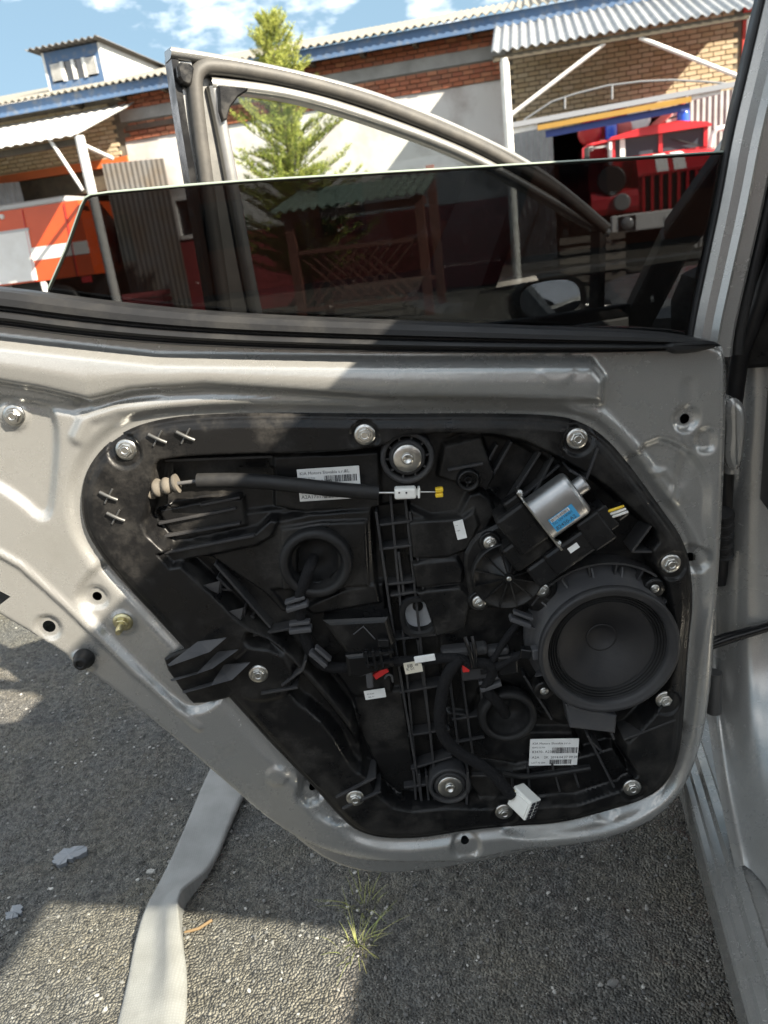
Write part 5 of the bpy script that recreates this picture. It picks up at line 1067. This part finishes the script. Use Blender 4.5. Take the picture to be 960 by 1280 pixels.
p_ = q(853,138,-.8); mb = MB(); mb.lathe([(.08,-.1),(.10,0),(.05,.1)], 16, o=p_, cap1=True); mb.build('roof_lamp', TRED, ft, TMX)
for px, py in ((764,162),(854,149)): p_ = q(px,py,-.15); mb = MB(); mb.lathe([(.10,-.16),(.10,.08),(.085,.13),(.04,.15)], 20, o=p_, cap1=True); mb.build('beacon', BEACON, ft, TMX)
# mirrors
mir = MB(); mir.tube([q(760,176,.2), q(735,182,.3), q(729,186,.3), q(729,205,.3)], .025, 8); mir.build('mirror_arm', TRED, ft, TMX)
mb = MB(); mb.box(q(733,196,.3), (.10,.05,.30), bev=.02); mb.build('mirror', TBLACK, ft, TMX)
mir = MB(); mir.tube([q(886,190,.2), q(891,168,.3), q(897,161,.3), q(915,158,.3)], .045, 8); mir.build('mirror_arm', TWHITE, ft, TMX)
tpart('side_window', TGLASS, lambda b: wbox(b, c0+.335, c0+.349, -.9, -.05, zw, zr-.1)); tpart('side_panel_white', TWHITE, lambda b: wbox(b, c0+.30, c0+.345, .05, .35, zw-.1, zw+.25))
# rear superstructure inside the garage
tpart('equipment_body', TRED, lambda b: wbox(b, c0+.1, c1+.1, -6, -1.9, .8, zr+.2))
# ---- second truck, its flank towards us
TOF = 0.0
e0 = q(60, 300, 1.2); ft2 = empty('fire_truck', WMX @ T(Vector((e0.x-1,-1.2,0))), label='orange and white fire truck parked sideways before the left gate', category='fire truck')
def p2(name, m, fn, parent=None): mb = MB(); fn(mb); return mb.build(name, m, parent or ft2, WMX)
OF = 1.2
xr = q(106,290,OF).x; xo = q(82,280,OF).x; zt2 = q(50,257,OF).z; zb2 = q(45,352,OF).z
body = p2('body', TORANGE, lambda b: wbox(b, xr-8.2, xr, OF-1.5, OF, zb2, zt2))
p2('roof_rail', TGREY, lambda b: b.box((xr-4.1-.15,-(OF-.6),zt2+.06), (8.0,1.2,.12), bev=.03))
sz0, sz1 = q(75,320,OF).z-.02, q(75,305,OF).z
p2('white_band', TWHITE, lambda b: wbox(b, q(37,312,OF).x-.2, xr+.003, OF, OF+.008, sz0, sz1), body)
dl, dr = -18.2, q(40,320,OF).x
p2('white_shutter', TWHITE, lambda b: b.prism([(dl,zb2+.03),(q(47,350,OF).x,zb2+.03),(q(36,290,OF).x,q(36,288,OF).z),(dl,q(36,288,OF).z)], -(OF+.022), -OF, RMX), body)
p2('shutter_rim', TGREY, lambda b: wbox(b, dl, q(37,288,OF).x, OF, OF+.03, q(36,288,OF).z, q(36,288,OF).z+.05), body)
for px in (28, 82): a = q(px,262,OF); c = q(px+17,350,OF); p2('panel_seam', TRED, lambda b: b.bar((a.x,-OF-.005,zt2-.03), (c.x,-OF-.005,zb2), .012, .035, (0,1,0)), body)
for px, py in ((3,271),): mb = MB(); mb.lathe([(.05,0),(.05,.03),(.03,.04)], 14, o=q(px,py,OF), M=Matrix.Rotation(math.pi/2,3,'X'), cap1=True); mb.build('marker_lamp', TWHITE, ft2, WMX)
for s in (xr-1.0, xr-5.8): 
    mb = MB(); mb.lathe([(.25,-.15),(.48,-.16),(.53,-.1),(.53,.1),(.48,.16),(.25,.15)], 32, o=(s,-(OF-.2),.53), M=Matrix.Rotation(math.pi/2,3,'X')); mb.build('wheel', TBLACK, ft2, WMX)
p2('chassis', TBLACK, lambda b: wbox(b, xr-8, xr-.1, OF-2.0, OF-.5, .55, zb2))
p2('tail_lamp', TRED, lambda b: wbox(b, xr-.3, xr-.1, OF-.02, OF+.03, zb2-.14, zb2-.02)); p2('mud_flap', TWHITE, lambda b: wbox(b, q(52,355,OF).x, q(57,355,OF).x, OF-.05, OF+.02, zb2-.55, zb2-.02))
# ================================================================ young larch in front of the wall
LEAF = mat('larch_needles', (.13,.18,.034), .7, spec=.25); LEAF2 = mat('larch_tips', (.34,.36,.08), .7, spec=.25); BARK = mat('bark', (.10,.075,.05), .9, noise=20, col2=(.05,.04,.03), bump=(40,.6,.01))
for m_ in (LEAF, LEAF2): bsdf(m_).inputs['Transmission Weight'].default_value = 0; bsdf(m_).inputs['Subsurface Weight'].default_value = 0
tb = wp(372, 260, 3.0); tt = wp(336, 33, 3.0); base = Vector((tb.x, -3.0, 0)); topz = tt.z; lean = Vector((tt.x-tb.x, 0, 0))
tree = empty('larch_tree', WMX @ T(base), label='young feathery conifer tree growing before the whitewashed wall', category='tree')
def tpos(z): t = z/topz; return base+lean*(t-.45 if t > .45 else 0)/.55+Vector((0,0,z))
mb = MB(); mb.tube([tpos(topz*i/14) for i in range(15)], [.075*(1-i/15)+.006 for i in range(15)], 10)
trunk = mb; LV = [[], []]; LF = [[], []]
def needle(p, d, l, wd, k):
    sd = d.cross(Vector((random.gauss(0,1),random.gauss(0,1),random.gauss(0,1)))).normalized()*wd
    o = len(LV[k]); LV[k].extend([tuple(p-sd), tuple(p+sd), tuple(p+d*l+sd*.3), tuple(p+d*l-sd*.3)]); LF[k].append((o,o+1,o+2,o+3))
nbr = 190
for i in range(nbr):
    t = .13+.87*(i+random.random()*.5)/nbr; z = topz*t; p = tpos(z)
    ln = (1.45*(1-t)**.55+.12)*random.uniform(.4,1.2)*(1.0 if t < .6 else .85)
    az = i*2.399+random.uniform(-.4,.4); el = .10+.75*t**2+random.uniform(-.12,.18)
    d = Vector((math.cos(az)*math.cos(el), math.sin(az)*math.cos(el), math.sin(el)))
    pts = [p]; steps = max(4, int(ln/.09))
    for k in range(steps):
        d = (d+Vector((random.gauss(0,.05),random.gauss(0,.05),random.gauss(.03,.05)))).normalized(); pts.append(pts[-1]+d*(ln/steps))
    trunk.tube(pts, [.016*(1-t)*(1-k/(steps+1))+.003 for k in range(steps+1)], 5, caps=False)
    for k in range(1, steps+1):
        sub = [(pts[k], d, .0)]
        for s_ in range(7):
            a2 = random.choice((-1,1))*random.uniform(.5,1.2); sd = Vector((d.x*math.cos(a2)-d.y*math.sin(a2), d.x*math.sin(a2)+d.y*math.cos(a2), d.z+random.uniform(-.2,.35))).normalized()
            l2 = random.uniform(.08,.26)*(1.1-.6*k/steps); nn_ = max(2, int(l2/.035))
            for j in range(nn_):
                pp = pts[k]+sd*(l2*(j+1)/nn_)
                for _ in range(4):
                    nd = (sd*.6+Vector((random.gauss(0,.6),random.gauss(0,.6),random.gauss(.25,.5)))).normalized()
                    needle(pp, nd, random.uniform(.03,.065), .0040, 1 if random.random() < .25+.5*(k/steps)*t+.2*t else 0)
trunk.build('trunk', BARK, tree, WMX)
o1 = len(LV[0]); me = bpy.data.meshes.new('crown'); me.from_pydata(LV[0]+LV[1], [], LF[0]+[tuple(i+o1 for i in f) for f in LF[1]]); me.materials.append(LEAF); me.materials.append(LEAF2)
me.polygons.foreach_set('material_index', [0]*len(LF[0])+[1]*len(LF[1])); put('crown', me, tree, WMX)
# ================================================================ fire hose and tufts on the near ground
def gp_(px, py, z=.0): 
    d = ray(px, py); p = CP+d*((z-EYE)/d.z); return p
CANV = mat('hose_canvas', (.36,.36,.34), .85, bump=(900,.5,.002)); nt = CANV.node_tree; b = bsdf(CANV)
tcx = N(nt, 'ShaderNodeTexCoord'); nz_ = N(nt, 'ShaderNodeTexNoise'); nz_.inputs['Scale'].default_value = 22; nz_.inputs['Detail'].default_value = 8; rp_ = N(nt, 'ShaderNodeValToRGB'); rp_.color_ramp.elements[0].color = (.19,.189,.182,1); rp_.color_ramp.elements[1].color = (.235,.235,.227,1); rp_.color_ramp.elements[0].position = .35; rp_.color_ramp.elements[1].position = .62
nt.links.new(tcx.outputs['Object'], nz_.inputs['Vector']); nt.links.new(nz_.outputs['Fac'], rp_.inputs['Fac']); wv = [N(nt, 'ShaderNodeTexWave') for _ in range(2)]; wv[1].bands_direction = 'Y'; ml = N(nt, 'ShaderNodeMath', operation='MULTIPLY')
for x_, o_ in zip(wv, (0, 1)): x_.inputs['Scale'].default_value = 70; x_.inputs['Distortion'].default_value = 3; nt.links.new(tcx.outputs['Object'], x_.inputs['Vector']); nt.links.new(x_.outputs['Fac'], ml.inputs[o_])
mr = N(nt, 'ShaderNodeMapRange'); mr.inputs['To Min'].default_value = .92; mr.inputs['To Max'].default_value = 1.08; nt.links.new(ml.outputs[0], mr.inputs['Value'])
mm_ = N(nt, 'ShaderNodeMixRGB', blend_type='MULTIPLY'); mm_.inputs[0].default_value = 1; nt.links.new(rp_.outputs['Color'], mm_.inputs[1]); nt.links.new(mr.outputs[0], mm_.inputs[2]); nt.links.new(mm_.outputs[0], b.inputs['Base Color'])
HL = [(330,840),(262,965),(232,1040),(205,1100),(180,1145),(168,1190),(160,1235),(148,1285),(130,1350)]
HRt = [(380,850),(306,995),(290,1030),(268,1085),(243,1118),(228,1140),(230,1180),(236,1225),(234,1285),(220,1350)]
def dens(P, n, it=2):
    P = chaikin(P, it, False); L_ = np.r_[0, np.cumsum(np.linalg.norm(np.diff(P, axis=0), axis=1))]; t = np.linspace(0, L_[-1], n); return np.stack([np.interp(t, L_, P[:, i]) for i in range(2)], 1)
nh = 70; a = dens(HL, nh); c = dens(HRt, nh, 1); V = []; cols_ = 13
for i in range(nh):
    A, B = gp_(*a[i]), gp_(*c[i]); tw = math.exp(-((a[i][1]-1150)/45)**2); t2 = math.exp(-((a[i][1]-1215)/60)**2)
    for j in range(cols_):
        u = (0,.015,.05,.1,.2,.35,.5,.65,.8,.9,.95,.985,1)[j]; p = A.lerp(B, u); ed = 1-abs(2*u-1)**40
        z = .007+.006*ed+.003*math.sin(i*.35)*math.sin(u*3)+tw*(.032*u**2)+t2*.020*math.exp(-((u-.75)/.16)**2)
        V.append((p.x, p.y, z))
nT = len(V); V += list(V); n0 = len(V); V += [(x, y, .002) for x, y, z in V[:nT]]
F_ = [(i*cols_+j, i*cols_+j+1, (i+1)*cols_+j+1, (i+1)*cols_+j) for i in range(nh-1) for j in range(cols_-1)]
F_ += [(nT+i*cols_, nT+(i+1)*cols_, n0+(i+1)*cols_, n0+i*cols_) for i in range(nh-1)]+[(nT+i*cols_+cols_-1, n0+i*cols_+cols_-1, n0+(i+1)*cols_+cols_-1, nT+(i+1)*cols_+cols_-1) for i in range(nh-1)]
put('fire_hose', gridmesh('fire_hose', V, F_, CANV), label='flat grey canvas fire hose lying twisted on the asphalt', category='fire hose')
GRASS = mat('grass_blades', (.17,.21,.05), .7, noise=40, col2=(.28,.26,.11))
def tuft(name, px, py, nb, ln, lab):
    o = gp_(px, py); V = []; F_ = []
    for k in range(nb):
        az = random.random()*6.28; r = random.random()*.035; p = Vector((r*math.cos(az), r*math.sin(az), -.004)); l = ln*random.uniform(.4,1); lean_ = random.uniform(.3,1.3); sd = Vector((-math.sin(az), math.cos(az), 0))*.0011; m0 = len(V)
        for j in range(5):
            t = j/4; c_ = p+Vector((math.cos(az)*lean_*l*t*t, math.sin(az)*lean_*l*t*t, l*t*(1-.35*lean_*t*.8))); w_ = 1-t*.85; V += [tuple(c_-sd*w_), tuple(c_+sd*w_)]
        F_ += [(m0+2*j, m0+2*j+1, m0+2*j+3, m0+2*j+2) for j in range(4)]
    put(name, gridmesh(name, V, F_, GRASS), M=T(o+Vector((0,0,.004))), label=lab, category='grass tuft', group='grass tufts in the sunlit patch')
tuft('grass_tuft', 455, 1135, 30, .06, 'upper thin grass tuft at edge of sunlit ground patch'); tuft('grass_tuft', 447, 1185, 34, .065, 'lower thin grass tuft at edge of sunlit ground patch')
mb = MB(); mb.tube([gp_(232,1170)+Vector((0,0,.008)), gp_(250,1166)+Vector((0,0,.010)), gp_(266,1155)+Vector((0,0,.009))], .0028, 6); mb.build('twig', mat('dry_twig', (.17,.11,.055), .8), label='short dry brown twig beside the canvas hose', category='twig')
PLA = mat('plastic_scrap', (.14,.15,.165), .3)
for nm, pts, lab in (('plastic_scrap', [(66,1072),(85,1063),(108,1058),(112,1066),(90,1074),(78,1084),(68,1082)], 'crumpled clear plastic scrap on asphalt left of hose'), ('glass_shard', [(8,1143),(24,1130),(30,1140),(20,1150),(9,1153)], 'bluish shard lying on asphalt at the left edge')):
    pts = [(x_+random.uniform(-2.2,2.2), y_+random.uniform(-1.6,1.6)) for x_, y_ in chaikin(pts, 2)]; o = gp_(*pts[0]); P = [gp_(*p)-o for p in pts]; mb = MB(); V = [p+Vector((0,0,.004+.002*random.random())) for p in P]; cn = sum(V, Vector())/len(V)+Vector((0,0,.002)); V2 = [v-Vector((0,0,.01)) for v in V]; n = len(V)
    mb.add(V+[cn]+V2, [(i,(i+1) % n,n) for i in range(n)]+[(n+1+i, n+1+(i+1) % n, (i+1) % n, i) for i in range(n)]); mb.build(nm, PLA, M=T(o), label=lab, category='scrap')
